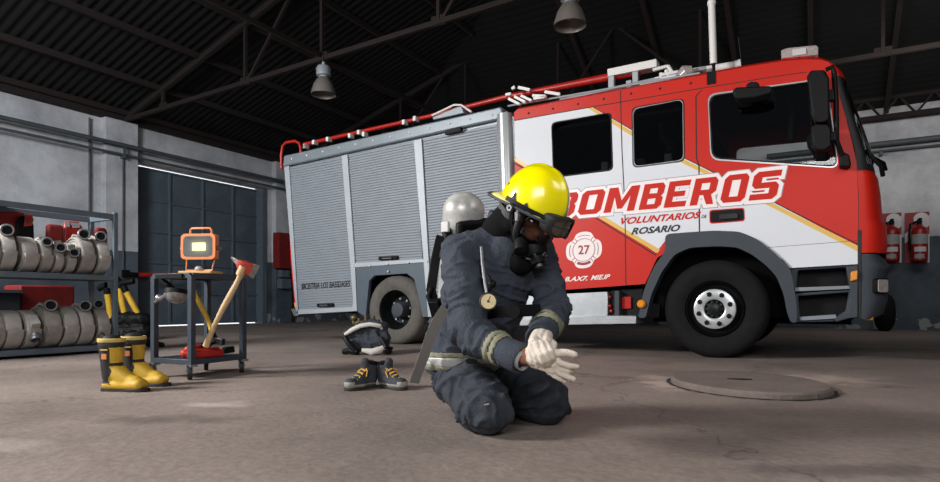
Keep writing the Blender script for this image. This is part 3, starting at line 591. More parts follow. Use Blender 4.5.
bl2 = [(514.8, 162.5), (527, 169.6), (595, 217), (656.5, 254.8), (655.8, 256), (595, 218.2), (527, 170.8), (514.8, 164)]
def seam(pts, w=.55): return [(x-w, y) for x, y in pts]+[(x+w, y) for x, y in reversed(pts)]
seams = [seam([(620.5, 91), (622, 150), (625, 210), (626, 286)]), seam([(699.5, 236), (699, 165), (696.5, 158), (696, 97), (698, 93.5), (702, 90)], .7), seam([(834, 79), (840.5, 98), (848.5, 125), (856, 152), (857.3, 170), (858.6, 200), (858.8, 262)], .35)]
def hline(pts, w): return [(x, y-w) for x, y in pts]+[(x, y+w) for x, y in reversed(pts)]
seams.append(hline([(514.5, 120.6), (593, 106.8), (697, 89), (770, 77.3), (806, 72)], .45))
seams += [hline([(712, 252), (787, 246), (858.5, 240.5)], .2)]
wtrim = [roundpoly([(707.5, 94), (827, 77.8), (839, 168.3), (710.5, 160)], 9)]
layers = [(outer, 0), (white, 1), (bl1, 3), (bl2, 3), (st1, 2), (st2, 2), (wtrim[0], 4)]+[(s, 3) for s in seams]
def ccw(p):
    a = sum(p[i][0]*p[(i+1) % len(p)][1]-p[(i+1) % len(p)][0]*p[i][1] for i in range(len(p))); return p if a > 0 else p[::-1]
def cab_side(name, Y, ypos, holes, layers, mats, thick, flip):
    vs = []; faces = []; meta = []
    for px, mi in layers+[(h, -1) for h in holes]:
        q = ccw(poly(px, TY)); o = len(vs); vs += [Vector(p) for p in q]; faces.append(list(range(o, o+len(q)))); meta.append(mi)
    r = delaunay_2d_cdt(vs, [], faces, 1, 1e-5, True); V, Fc, orig = r[0], r[2], r[5]; b = MB(); fs = []; mi = []
    for f, og in zip(Fc, orig):
        ms = [meta[i] for i in og]
        if -1 in ms or 0 not in ms: continue
        m_ = 0
        for i in og: m_ = meta[i] if i > 0 and (meta[i] or True) else m_
        top = max(og); m_ = meta[top]; fs.append(tuple(f)); mi.append(m_)
    b.v = [Vector((v.x, ypos, v.y)) for v in V]; b.f = fs; b.mi = mi
    o = part(name, b, mats, truck, angle=60); o.data.polygons.foreach_set('use_smooth', [False]*len(o.data.polygons)); s = o.modifiers.new('skin', 'SOLIDIFY'); s.thickness = thick; s.offset = 0; return o
cab_side('cab_side', TY, TY+.015, [win1, win2, win3], layers, ['red', 'white', 'yellow_line', 'gap', 'silverpaint'], .03, 1)
cab_side('cab_far_side', TY, TY2-.015, [win3], [(outer, 0)], ['red'], .03, -1)
def cabX(px, py): p = P(px, py); return p.x, p.z
# window gaskets and panes
def ringplate(name, o_, i_, ya, yb, m): b = MB(); b.plate(poly(o_, TY), ya, yb, holes=[poly(i_, TY)]); return part(name, b, m, truck, bevel=.002)
def inset(p, d):
    cx = sum(x for x, y in p)/len(p); cy = sum(y for x, y in p)/len(p)
    return [(x-math.copysign(min(d, abs(x-cx)), x-cx), y-math.copysign(min(d, abs(y-cy)), y-cy)) for x, y in p]
for nm, w, g in (('rear_crew_window', win1, 'glassdark'), ('crew_door_window', win2, 'glassdark'), ('driver_window', win3, 'glass')):
    b = MB(); b.plate(poly(inset(w, .4), TY), TY+.018, TY+.022); pw = part(nm, b, g, truck)
    b = MB(); b.plate(poly(inset(w, -.7), TY), TY-.012, TY+.03, holes=[poly(inset(w, 1.1), TY)]); part('gasket', b, 'rubber' if nm != 'driver_window' else 'rubber', pw)
    if nm == 'crew_door_window':
        b = MB(); b.plate(poly(inset(w, -1.7), TY), TY-.006, TY+.01, holes=[poly(inset(w, -.6), TY)]); part('trim', b, 'silverpaint', pw)
# roof skin
prof = [P(*q) for q in ((514, 112.5), (516.5, 109.8), (600, 94), (707.5, 74), (745, 67), (782, 61.2), (805, 59.3), (820, 59.5), (829, 62), (834, 70))]
b = MB(); rows = [(TY, 0), (TY+.05, .035), (TY+.16, .06), (7.86, .09), (TY2-.16, .06), (TY2-.05, .035), (TY2, 0)]
vs = [(p.x, y, p.z+dz) for y, dz in rows for p in prof]; n = len(prof)
b.add(vs, [(j*n+i, j*n+i+1, (j+1)*n+i+1, (j+1)*n+i) for j in range(len(rows)-1) for i in range(n-1)]); o = part('cab_roof', b, 'red', truck, angle=60)
for z in ((195, 293), (292, 275), (392, 256), (495, 235), (604, 214), (720, 194), (843, 173)):
    b = MB(); b.lathe([(.014, 0), (.01, .006), (.003, .008)], P(480+z[0]/4, 40+z[1]/4, TY), (0, -1, 0), 10); part('roof_bolt', b, 'gap', o)
# inside of the cab
xr = P(514, 200).x; xf = P(857, 200).x; zfl = 1.02; b = MB()
b.box((xr, TY+.45, zfl), (xf, TY2-.05, zfl+.05)); b.box((xr, TY+.05, zfl), (xr+.03, TY2-.05, 2.7)); b.box((P(695, 200).x-.05, TY+.5, zfl), (P(695, 200).x, TY2-.5, 2.3))
z_in = P(700, 78).z; b.box((P(700, 78).x, TY+.06, z_in+.02), (P(815, 62).x, TY2-.06, z_in+.04)); b.box((xr, TY+.06, 2.63), (P(700, 78).x, TY2-.06, 2.66))
b.box((xr, TY2-.06, zfl), (P(700, 90).x, TY2-.04, 2.65)); part('cab_lining', b, 'interior', truck)
def seat(x, y, z, label=None, hr='seat', par=truck):
    b = MB(); b.box((x-.25, y-.25, z), (x+.25, y+.25, z+.14)); b.box((x-.27, y-.24, z+.1), (x-.13, y+.24, z+.66)); s = part('cab_seat', b, 'seat', par, bevel=.03)
    b = MB(); b.box((x-.27, y-.15, z+.68), (x-.15, y+.15, z+.9)); part('headrest', b, hr, s, bevel=.04); return s
p = P(820, 160, 7.1); seat(p.x-.32, 7.15, 1.16); seat(p.x-.32, 8.5, 1.1)
for px, py in ((606, 166.5), (641, 163.5), (669, 158.5)):
    p = P(px, py, 6.85); b = MB(); b.box((-.04, -.06, -.05), (.04, .06, .045), at=p); b.box((-.03, .0, -.3), (.01, .02, -.05), at=p); part('headrest', b, 'headrest', truck, bevel=.025)
b = MB(); p = P(821, 160, 7.0); b.ribbon([P(822, 168, 7.0), P(820, 150, 7.0), P(812, 138, 7.0)], (0, 1, 0), .4, .12); part('driver_backrest', b, 'seat', truck, bevel=.02)
b = MB()
for (a, c_, r) in (((662, 122), (664, 140), .05), ((664, 138), (675, 146), .06), ((668, 140), (672, 152), .07), ((674, 148), (672, 165), .035)): b.tube([P(*a, 6.9), P(*c_, 6.9)], r, 10)
part('breathing_set', b, 'black', truck)
b = MB(); b.tube([P(792, 95, 7.6), P(790, 140, 7.6)], .03, 8); b.box((-.02, 0, 0), (.35, 2.2, .35), at=(P(830, 200).x-.1, TY+.12, 1.35)); part('dashboard', b, 'interior', truck)
b = MB(); c = Vector((P(815, 170, 7.1).x+.1, 7.15, 1.85)); pts = [c+Vector((.08*math.sin(t), .23*math.cos(t), .21*math.sin(t))) for t in [2*PI*i/24 for i in range(24)]]; b.tube(pts, .016, 8, closed=True); b.tube([c, c+Vector((.25, 0, -.25))], .03, 8); b.tube([pts[0], c, pts[12]], .014, 6); part('steering_wheel', b, 'black', truck)
# ---- nose of the cab
def nose(levels, m, name, t0=0, t1=1, bev=0, both=True, push=0):
    """levels: (x of side edge, z, bulge); lofted round the near corner, across the front and back along the far side"""
    b = MB(); rings = []
    for xs, z, d in levels:
        half = []
        for i in range(11):
            a = PI/2*i/10; half.append((xs+d*math.sin(a)**.8, TY+.42*(1-math.cos(a)**.8)))
        for i in range(1, 5): half.append((xs+d+.045*math.sin(PI/2*i/4), TY+.42+(7.86-TY-.42)*i/4))
        full = half+[(x, 2*7.86-y) for x, y in reversed(half[:-1])]
        if t0 or t1 != 1: n_ = len(full)-1; full = full[int(t0*n_):int(t1*n_)+1]
        rings.append([(x+push, y, z) for x, y in full])
    n_ = len(rings[0]); b.add([p for r in rings for p in r], [(j*n_+i, j*n_+i+1, (j+1)*n_+i+1, (j+1)*n_+i) for j in range(len(rings)-1) for i in range(n_-1)])
    o = part(name, b, m, truck, angle=50); return o
def lv(px, py, d, dz=0): x, z = cabX(px, py); return (x, z+dz, d)
nose([lv(859.3, 253, .235), lv(859.3, 246, .245), lv(859.2, 224, .24), lv(859, 219.5, .21), lv(858.5, 195, .2), lv(857.5, 176, .185), lv(857, 170, .16)], 'red', 'front_panel')
nose([lv(857, 170.5, .165), lv(855, 150, .15), lv(846.5, 118, .125), lv(840, 95, .11), lv(835, 76, .10)], 'rubber', 'windscreen_surround', 0, .108)
nose([lv(857, 170.5, .165), lv(855, 150, .15), lv(846.5, 118, .125), lv(840, 95, .11), lv(835, 76, .10)], 'rubber', 'windscreen_surround', .893, 1)
nose([lv(857, 170.5, .167), lv(856, 164, .163)], 'rubber', 'windscreen_ledge')
b0 = nose([lv(855.5, 158, .165), lv(855, 150, .16), lv(846.5, 118, .136), lv(840, 95, .12), lv(836.5, 82, .11)], 'glass', 'windscreen', .105, .9, push=.002)
nose([lv(835, 77, .105), lv(833, 70, .10), lv(829, 63, .07), lv(822, 60, .02)], 'red', 'roof_front')
strip('door_edge_seal', [(857.5, 230), (861.5, 230), (861, 318), (858, 318)], TY-.006, TY+.06, 'rubber')
nose([lv(861, 319, .12), lv(861, 314, .2), lv(861.5, 300, .23), lv(861.5, 271, .228), lv(861.5, 269, .25), lv(861.5, 265, .255), lv(861.5, 263.5, .235), lv(861.5, 254, .17)], 'darkgrey', 'bumper')
bp = [c for c in truck.children if c.name.startswith('bumper')][0]
hx, hz = cabX(861.5, 286); c = Vector((hx+.158, TY+.055, hz)); d_ = Vector((.76, -.65, 0)).normalized(); sd = Vector((.65, .76, 0))
b = MB()
def rrect(w, h, k): return [(x*w, y*h) for x, y in roundpoly([(-1, -1), (1, -1), (1, 1), (-1, 1)], .35)]
def on_plane(mb, pts, c, sx, up, depth, nrm): q = [c+sx*x+Vector((0, 0, 1))*y for x, y in pts]; n_ = len(q); mb.add(q+[p+nrm*depth for p in q], [tuple(range(n_))[::-1], tuple(range(n_, 2*n_))]+[(i, (i+1) % n_, n_+(i+1) % n_, n_+i) for i in range(n_)])
on_plane(b, rrect(.062, .058, 0), c-d_*.032, sd, None, .05, d_); hl = part('headlight', b, 'lens', bp)
b = MB(); on_plane(b, rrect(.078, .07, 0), c-d_*.04, sd, None, .05, d_); part('headlight_bezel', b, 'black', bp)
c2 = Vector((cabX(866, 286)[0]-.01, TY+.02, cabX(866, 286)[1])); b = MB(); b.box((-.02, -.012, -.02), (.03, .01, .02), at=c2); part('bumper_slot', b, 'black', bp, bevel=.006)
b = MB(); q = P(868, 317, TY+.1); b.box((-.03, -.04, -.03), (.04, .03, .035), at=q); part('fog_lamp', b, 'orange', bp, bevel=.01)
# wipers and grab handle at the windscreen foot
b = MB(); q = P(872, 160, 6.75); b.tube([P(866, 150, 6.7), P(875, 160, 6.7), P(881, 166, 6.75), P(883, 176, 6.8)], .02, 8); b.tube([P(874, 158, 6.7), P(884, 163, 6.8), P(886, 170, 6.85)], .015, 8); part('wiper', b, 'black', truck)
# ---- front wheel arch, steps
archo = [(639, 318), (642, 304), (645, 290), (651, 275), (657, 263.5), (666, 252), (666, 234.5), (690, 232.5), (715, 231), (740, 232), (757.5, 239.5), (772.5, 251), (783, 261), (790, 268), (793, 280), (797, 305), (797, 322.5), (791, 322.5), (787, 312), (784, 295), (777, 277), (767, 266), (752, 254.5), (737, 247.5), (715, 246.5), (690, 248), (675, 255), (662, 273), (652, 295), (646.5, 318)]
strip('front_arch', roundpoly(archo, 5, 3), TY-.045, TY+.12, 'darkgrey', .012)
strip('side_step', [(790, 267.5), (858, 263.5), (857.5, 317), (851, 318), (836, 321.5), (791, 322.5)], TY+.03, TY+.3, 'darkgrey', .01, holes=[[(798, 270), (846, 267), (850, 288), (796, 291)], [(798, 296), (849, 292), (846, 311), (837, 316), (800, 319)]])
b = MB(); b.plate(PP((796, 266), (855, 264), (855, 320), (798, 321)), TY+.22, TY+.3); part('step_well', b, 'black', truck)
strip('step_tread', [(795, 287.5), (850, 285.5), (850, 289), (795, 291.5)], TY-.0, TY+.2, 'alu')
strip('step_tread', [(799, 317), (836, 314.5), (837, 318.5), (800, 320.5)], TY-.0, TY+.2, 'alu')
strip('step_frame', [(846, 267), (858, 265), (858, 317), (850, 318), (836, 322), (834, 318.5), (848, 311.5), (850, 290)], TY-.02, TY+.04, 'darkgrey', .008)
strip('marker_lamp', [(850.5, 272), (857.5, 270.5), (857, 280), (850, 281.5)], TY-.05, TY+.02, 'orange', .008)
b = MB(); b.plate(PP((660, 236), (768, 236), (786, 318), (646, 318)), TY+.32, TY2-.3); part('wheel_housing', b, 'chassis', truck)
b = MB(); b.box((P(300, 300).x, 7.0, .42), (P(640, 290).x, 8.9, .95)); b.box((P(640, 290).x, 7.25, .35), (P(855, 290).x, 8.6, 1.0)); part('chassis_frame', b, 'chassis', truck)
# underbody lockers
strip('tread_locker', [(520, 296), (606, 291.5), (606, 316.5), (520, 319)], TY+.06, TY+.6, 'diamond')
strip('locker_step', [(520, 319), (606, 315.5), (637, 315.8), (637, 323.5), (520, 325.5)], TY-.04, TY+.4, 'diamond')
strip('battery_box', [(607, 290), (640, 288), (640, 316), (607, 316)], TY+.12, TY+.5, 'black')
strip('box_post', [(614, 291), (618.5, 290.5), (618.5, 316), (614, 316)], TY+.02, TY+.12, 'darkgrey')
strip('side_reflector', [(619.5, 297), (628.5, 296.5), (628.8, 308.5), (619.5, 309)], TY+.09, TY+.13, 'redlens')
for q in ((609.5, 297), (609.8, 306), (611, 311)):
    b = MB(); b.ball(P(*q, TY+.1), .022); part('cap', b, 'redlens', [c for c in truck.children if c.name.startswith('battery_box')][0])
b = MB(); b.lathe([(.045, 0), (.045, .03), (.03, .045)], P(641.8, 304, TY-.04), (0, -1, 0), 20); part('side_marker', b, 'orange', truck)
strip('mud_flap', [(640, 318), (646, 303), (657, 304), (656, 318)], TY+.15, TY+.2, 'black')
strip('tail_lamp', [(294, 303), (297, 302), (298, 308), (295, 308)], TY-.005, TY+.06, 'orange')
b = MB(); b.plate(PP((290, 309), (296.5, 308), (297, 316), (293, 316)), TY+.02, TY+.2); part('rear_bracket', b, 'steel', truck)
# ---- wheels
def wheel(cx, cz, R, yf, front, tm):
    c = Vector((cx, yf, cz)); k = R/.5; A = (0, 1, 0)
    b = MB(); pr = [(.285, .05), (.29, .012), (.32, -.005), (.38, -.015), (.43, -.01), (.465, .005), (.488, .03), (.5, .055), (.493, .062), (.5, .07), (.5, .12), (.492, .127), (.492, .137), (.5, .144), (.5, .2), (.493, .207), (.5, .215), (.488, .25), (.44, .28), (.3, .27)]
    b.lathe([(r*k, y) for r, y in pr], c, A, 72, cap=False); w = part('wheel', b, tm, truck)
    if front:
        b = MB(); b.lathe([(r*k, y) for r, y in ((.287, .03), (.275, .012), (.262, .03), (.25, .07), (.225, .085), (.205, .05), (.2, .03))], c, A, 56, cap=False); part('rim', b, 'blackmetal', w)
        b = MB(); b.lathe([(r*k, y) for r, y in ((.205, .03), (.2, -.0), (.12, -.02), (.098, -.01), (.095, .05))], c, A, 56, cap=False); rr = part('wheel_disc', b, 'silverpaint', w)
        b = MB(); b.lathe([(r*k, y) for r, y in ((.1, .06), (.098, .02), (.07, .0), (.062, -.05), (.05, -.065), (.01, -.07))], c, A, 36); part('hub', b, 'blackmetal', w)
        for i in range(8):
            t = 2*PI*(i+.4)/8; q = c+Vector((math.cos(t)*.155*k, -.012, math.sin(t)*.155*k)); b = MB(); b.lathe([(.026, 0), (.024, -.008)], q, A, 14); b.lathe([(.017, -.008), (.015, -.035), (.008, -.04)], q, A, 6); part('wheel_nut', b, 'blackmetal', w)
        for i in range(10):
            t = 2*PI*i/10; q = c+Vector((math.cos(t)*.078*k, 0, math.sin(t)*.078*k)); b = MB(); b.lathe([(.01, 0), (.009, -.012)], q, A, 6); part('hub_bolt', b, 'darkgrey', w)
    else:
        b = MB(); b.lathe([(r*k, y) for r, y in ((.287, .03), (.278, .012), (.265, .03), (.255, .08), (.23, .15), (.2, .19), (.12, .2), (.1, .2))], c, A, 56, cap=False); part('rim', b, 'blackmetal', w)
        b = MB(); b.lathe([(r*k, y) for r, y in ((.12, .2), (.115, .09), (.1, .06), (.05, .055), (.01, .055))], c, A, 32); part('hub', b, 'darkgrey', w)
        for i in range(8):
            t = 2*PI*(i+.2)/8; q = c+Vector((math.cos(t)*.165*k, .19, math.sin(t)*.165*k)); b = MB(); b.lathe([(.018, 0), (.016, -.03)], q, A, 6); part('wheel_nut', b, 'steel', w)
        b = MB(); b.lathe([(r*k, y+.3) for r, y in pr], c, A, 48, cap=False); part('inner_tyre', b, tm, w)
    return w
fc = P(714.3, 310, TY); rc = P(394, 311, TY)
wheel(fc.x, .508, .508, TY+.01, True, 'tyre'); wheel(rc.x, .475, .475, TY+.01, False, 'tyre_dusty')
for x, R in ((fc.x, .5), (rc.x, .475)):
    b = MB(); b.lathe([(.28, 0), (.46, .0), (R, .05), (R, .25), (.46, .29), (.28, .29)], (x, TY2-.3, R), (0, 1, 0), 40); part('wheel', b, 'tyre', truck)
# ---- mirrors and lamps
def slab(name, pts, ya, yb, m, bev, par=truck): b = MB(); b.plate(PP(*pts, Y=ya), ya, yb); return part(name, b, m, par, bevel=bev, seg=3)
mr = slab('wing_mirror', [(807, 76), (810.5, 70), (825, 69.5), (829, 77), (830, 119), (826, 122), (815, 122), (811, 110)], 6.36, 6.5, 'black', .03)
slab('lower_mirror', [(811, 127), (814, 124.5), (829, 124.5), (831, 128), (831.5, 146), (827, 149), (815, 149), (812, 144)], 6.36, 6.5, 'black', .03, mr)
b = MB(); b.tube([P(826, 70, 6.45), P(832, 67, 6.45), P(834, 72, 6.45), P(836, 100, 6.45), P(836.5, 141, 6.45), P(842, 155, 6.5)], .022, 10); part('mirror_arm', b, 'black', mr)
slab('mirror_bracket', [(823, 90), (834, 89), (835, 100), (824, 101)], 6.4, 6.48, 'black', .01, mr); slab('mirror_bracket', [(826, 132), (836.5, 131.5), (837, 140.5), (827, 141)], 6.4, 6.48, 'black', .01, mr)
slab('mirror_foot', [(839.5, 153), (845, 152), (849.5, 155), (851.5, 165), (848, 167), (839.5, 166.5)], 6.5, 6.64, 'black', .02, mr)
km = slab('kerb_mirror', [(732.5, 90), (736, 87), (770, 85.5), (772, 88), (771.5, 93), (755, 97.5), (737, 99), (733.5, 96)], 6.35, 6.5, 'black', .025)
slab('mirror_mount', [(746, 84), (751, 81.5), (757, 81.5), (759, 84), (759.5, 88), (746, 88.5)], 6.42, 6.62, 'black', .015, km)
slab('mirror_glass', [(738, 100.5), (775, 95), (776, 103), (739, 108.5)], 6.66, 6.75, 'black', .02, km)
lb = slab('beacon_bar', [(781, 50.5), (784, 49), (790, 47.5), (816, 45), (818.5, 47), (818, 58), (781.5, 62)], 6.9, 8.6, 'lens', .03)
slab('beacon_white_lamp', [(792, 49.5), (806, 47.5), (806.5, 54), (792.5, 56)], 6.885, 6.9, 'signwhite', .004, lb); slab('beacon_foot', [(783, 62), (801, 60), (802, 64), (784, 66.5)], 6.85, 8.4, 'black', .01, lb)
slab('beacon_base', [(782, 58), (817.5, 54.5), (817.5, 57.5), (782, 61.5)], 6.89, 8.55, 'redlens', .004, lb)
b = MB(); b.ball(P(799, 62.5, 6.85), .05); part('beacon_siren', b, 'black', lb)
# ---- door handle
slab('handle_surround', roundpoly([(709.2, 210), (744.2, 207.5), (744.8, 221), (709.5, 223.8)], 3), TY-.006, TY+.01, 'red', .004)
dh = slab('door_handle', roundpoly([(710.2, 211), (743.2, 208.6), (743.8, 220), (710.5, 222.6)], 3), TY-.012, TY+.01, 'black', .006)
slab('grip', roundpoly([(719, 214.5), (737, 213), (738, 218), (719, 219.5)], 1.5), TY-.035, TY-.01, 'blackmetal', .008, dh)
# ---- lettering
cabs = [c for c in truck.children if c.name.startswith('cab_side')][0]
LET = {
 'B': ([(0, 0), (.84, 0), (1, .14), (1, .42), (.9, .5), (1, .6), (1, .87), (.86, 1), (0, 1)], [[(.32, .19), (.68, .19), (.68, .41), (.32, .41)], [(.32, .61), (.68, .61), (.68, .81), (.32, .81)]]),
 'O': ([(0, .14), (.15, 0), (.85, 0), (1, .14), (1, .86), (.85, 1), (.15, 1), (0, .86)], [[(.32, .2), (.68, .2), (.68, .8), (.32, .8)]]),
 'M': ([(0, 0), (.24, 0), (.24, .62), (.42, .12), (.58, .12), (.76, .62), (.76, 0), (1, 0), (1, 1), (.72, 1), (.5, .45), (.28, 1), (0, 1)], []),
 'E': ([(0, 0), (1, 0), (1, .21), (.33, .21), (.33, .4), (.85, .4), (.85, .6), (.33, .6), (.33, .79), (1, .79), (1, 1), (0, 1)], []),
 'R': ([(0, 0), (.32, 0), (.32, .36), (.48, .36), (.7, 0), (1, 0), (.82, .36), (1, .48), (1, .86), (.86, 1), (0, 1)], [[(.32, .55), (.68, .55), (.68, .8), (.32, .8)]]),
 'S': ([(0, 0), (.85, 0), (1, .13), (1, .47), (.86, .6), (.33, .6), (.33, .79), (1, .79), (1, 1), (.15, 1), (0, .87), (0, .53), (.14, .4), (.67, .4), (.67, .21), (0, .21)], [])}
def offs(p, d):
    p = ccw(p); out = []; n_ = len(p)
    for i in range(n_):
        a, c_, e = Vector(p[i-1]), Vector(p[i]), Vector(p[(i+1) % n_]); d1 = (c_-a).normalized(); d2 = (e-c_).normalized(); n1 = Vector((d1.y, -d1.x)); n2 = Vector((d2.y, -d2.x)); m_ = n1+n2
        if m_.length < 1e-3: m_ = n1
        m_.normalize(); k = d/max(.55, m_.dot(n1)); q = c_+m_*k; out.append((q.x, q.y))
    return out
def lp(x0, x1, u, v):
    x = x0+u*(x1-x0); yb = 216.3+(x-565)*(198.6-216.3)/210; yt = 192.6+(x-565)*(169.5-192.6)/210; q = P(x+6.5*v, yb+(yt-yb)*v); return (q.x, q.z)
mk, mw, mr_ = MB(), MB(), MB(); outs = []
for ch, x0, x1 in (('B', 552, 573), ('O', 577, 600), ('M', 603.5, 634), ('B', 638.5, 660), ('E', 663.5, 685), ('R', 689.5, 713), ('O', 719.5, 744), ('S', 748.5, 776)):
    o_, hs = LET[ch]; out = [lp(x0, x1, u, v) for u, v in o_]; hl_ = [[lp(x0, x1, u, v) for u, v in h] for h in hs]
    hull = out if ch in 'BOM' else out
    outs.append(out); mr_.plate(out, TY-.0055, TY-.001, holes=hl_)
def union(mb, polys, y):
    vs = []; fc = []
    for p in polys: o_ = len(vs); vs += [Vector(q) for q in ccw(p)]; fc.append(list(range(o_, len(vs))))
    r = delaunay_2d_cdt(vs, [], fc, 1, 1e-5, True); mb.add([(v.x, y, v.y) for v in r[0]], [tuple(f) for f, og in zip(r[2], r[5]) if og])
union(mk, [offs(o_, .044) for o_ in outs], TY-.0008); union(mw, [offs(o_, .036) for o_ in outs], TY-.0018)
part('lettering_edge', mk, 'labelgrey', cabs); part('lettering_border', mw, 'letterwhite', cabs); part('lettering', mr_, 'lettering', cabs)
b = MB(); text_on(b, 'VOLUNTARIOS', lambda u, v: P(620+u*80+v*1.2, 224.8-u*6.6-v*7, TY-.004), .25, .03); part('lettering', b, 'lettering', cabs)
b = MB(); text_on(b, 'ROSARIO', lambda u, v: P(631+u*48.5+v*1, 234.8-u*3.6-v*7, TY-.004), .25, .035); part('lettering', b, 'letterblack', cabs)
b = MB(); text_on(b, 'DE', lambda u, v: P(701.5+u*5+v*.3, 218.2-u*.3-v*3.4, TY-.004), .1, .01); part('lettering', b, 'letterblack', cabs)
b = MB(); text_on(b, 'B.AX7.', lambda u, v: P(564.2+u*23+v*1, 281.8-u*1.2-v*4.8, TY-.004), .25, .03); text_on(b, 'MIE.IP', lambda u, v: P(590.5+u*19+v*1, 280.2-u*1.2-v*4.8, TY-.004), .25, .03); part('lettering', b, 'emblemwhite', cabs)
# 27 badge: scalloped cross, disc, figures
def ep(r, t): return P(584+r*math.cos(t), 250-r*math.sin(t)*1.02-.1*r*math.cos(t))
def cross(R, r2): return [(ep(R*(1.02-.17*abs(math.sin(2*t))**7), t)) for t in [2*PI*i/96 for i in range(96)]]
b = MB(); q = [(p.x, p.z) for p in cross(17.6, 0)]; b.plate(q, TY-.003, TY-.0005); q = [(p.x, p.z) for p in [ep(10.6, 2*PI*i/48) for i in range(48)]]; b.plate(q, TY-.0055, TY-.001); part('badge', b, 'emblemwhite', cabs)
b = MB()
for k in range(4):
    for s_ in (-1, 1):
        t = PI/4+k*PI/2+s_*.13; a, c_ = ep(11.6, t), ep(15.0, t); b.bar((a.x, TY-.0038, a.z), (c_.x, TY-.0038, c_.z), .007, .002, (0, 1, 0))
pts = [ep(11.1, 2*PI*i/48) for i in range(48)]; b.tube([(p.x, TY-.004, p.z) for p in pts], .0035, 4, closed=True)
pts = [ep(14.9, t) for t in [-PI/2-.5+i/10 for i in range(11)]]+[ep(12.3, t) for t in [-PI/2+.5-i/10 for i in range(11)]]; b.plate([(p.x, p.z) for p in pts], TY-.0045, TY-.003)
for k in (0, 1, 2):
    pts = [ep(14.4, t) for t in [k*PI/2-.42+i*.084 for i in range(11)]]; b.tube([(p.x, TY-.004, p.z) for p in pts], .004, 4)
text_on(b, '27', lambda u, v: P(578.3+u*11.4, 254.6-v*9.2-u*.4, TY-.008), 0, .02); part('badge_print', b, 'emblemred', cabs)
# ---------------------------------------------------------------- hose rack
t = thing('hose_rack', 'blue-grey steel rack holding rolled canvas hoses at the left', 'shelf', (-7.32, 2.9, 0))
SX0, SX1, SYA, SYB = -7.57, -7.07, 1.75, 3.98
for x in (SX0, SX1):
    for y in (SYA, SYB):
        b = MB(); b.box((x-.025, y-.025, 0), (x+.025, y+.025, 1.62)); part('post', b, 'rackgrey', t, bevel=.004)
for z, nm in ((1.57, 'top_rail'), (.86, 'shelf_frame'), (.06, 'shelf_frame')):
    b = MB()
    for x in (SX0, SX1): b.bar((x, SYA, z), (x, SYB, z), .045, .06)
    for y in (SYA, SYB): b.bar((SX0, y, z), (SX1, y, z), .045, .06)
    part(nm, b, 'rackgrey', t, bevel=.004)
    if z < 1: b = MB(); b.box((SX0, SYA, z+.015), (SX1, SYB, z+.03)); part('shelf_board', b, 'rackgrey', t)
b = MB(); b.box((SX0-.02, SYA, 1.6), (SX1-.25, 3.1, 1.63)); solo('black_board', b, 'black', 'black board lying on top of the hose rack', 'board', (-7.4, 2.5, 1.6))
def hose_proto(r, w, m, seed):
    rnd = random.Random(seed); root = bpy.data.objects.new('hose_roll', None); COL.objects.link(root); root.empty_display_size = .1
    b = MB(); turns = 6; n = 48; r0 = .045; th = (r-r0)/turns; vs = []; fs = []; N_ = turns*n
    for i in range(N_+1):
        a = 2*PI*i/n; rr = r0+th*i/n; jit = .006*math.sin(i*2*PI/n/3.3+seed)
        ri, ro = rr-th*.43, rr+th*.43
        for q, yy in ((ri, -w/2+jit), (ro-.012, -w/2+jit), (ro-.003, -w/2+.007), (ro, -w/2+.02), (ro, w/2-.02), (ro-.003, w/2-.007), (ro-.012, w/2+jit), (ri, w/2+jit)): vs.append((q*math.cos(a), yy, q*math.sin(a)+r+.002))
    for i in range(N_):
        for k in range(8): fs.append((8*i+k, 8*i+(k+1) % 8, 8*i+8+(k+1) % 8, 8*i+8+k))
    fs += [tuple(range(8)), tuple(8*N_+k for k in range(7, -1, -1))]; b.add(vs, fs); part('coil', b, m, root, angle=50); return root
def hose(y, z, r, w, coup, label, m, seed, xc=-7.28, group='rolled hoses on the middle shelf'):
    w -= .045; root = hose_proto(r, w, m, seed); root.rotation_euler = (0, 0, random.Random(seed).uniform(-.06, .06)); root.location = (xc, y, z); tag(root, label, 'fire hose', group); inv = Matrix.Identity(4)
    if coup:
        ang, ax, k = coup; base = Vector((math.cos(ang)*r*1.0, 0, r+math.sin(ang)*r*1.0)); A = Vector(ax).normalized(); c = base+Vector((math.cos(ang), 0, math.sin(ang)))*.035*k
        b = MB(); b.lathe([(.046*k, .0), (.052*k, .01), (.052*k, .035), (.06*k, .04), (.064*k, .05), (.064*k, .075), (.058*k, .08), (.047*k, .08), (.043*k, .03)], c-A*.04, A, 24, cap=False); b2 = b.mesh('coupling', 'coupling'); cp = link('coupling', b2, root)
        b = MB(); b.lathe([(.043*k, .022), (.01, .02)], c-A*.04, A, 20); link('bore', b.mesh('bore', 'bore'), cp)
        b = MB(); pts = [Vector((math.cos(ang+1.1)*r, 0, r+math.sin(ang+1.1)*r)), Vector((math.cos(ang+.6)*(r+.02), 0, r+math.sin(ang+.6)*(r+.02))), c-A*.1, c-A*.02]; b.ribbon(pts, (0, 1, 0), min(w, .085), .024); link('hose_end', b.mesh('hose_end', m), root)
    return root
FA = Vector((.92, -.35, .1))
def ypx(px): return onX(px, 290, -7.1).y
mid = .893; low = .092
up_ = 1.15
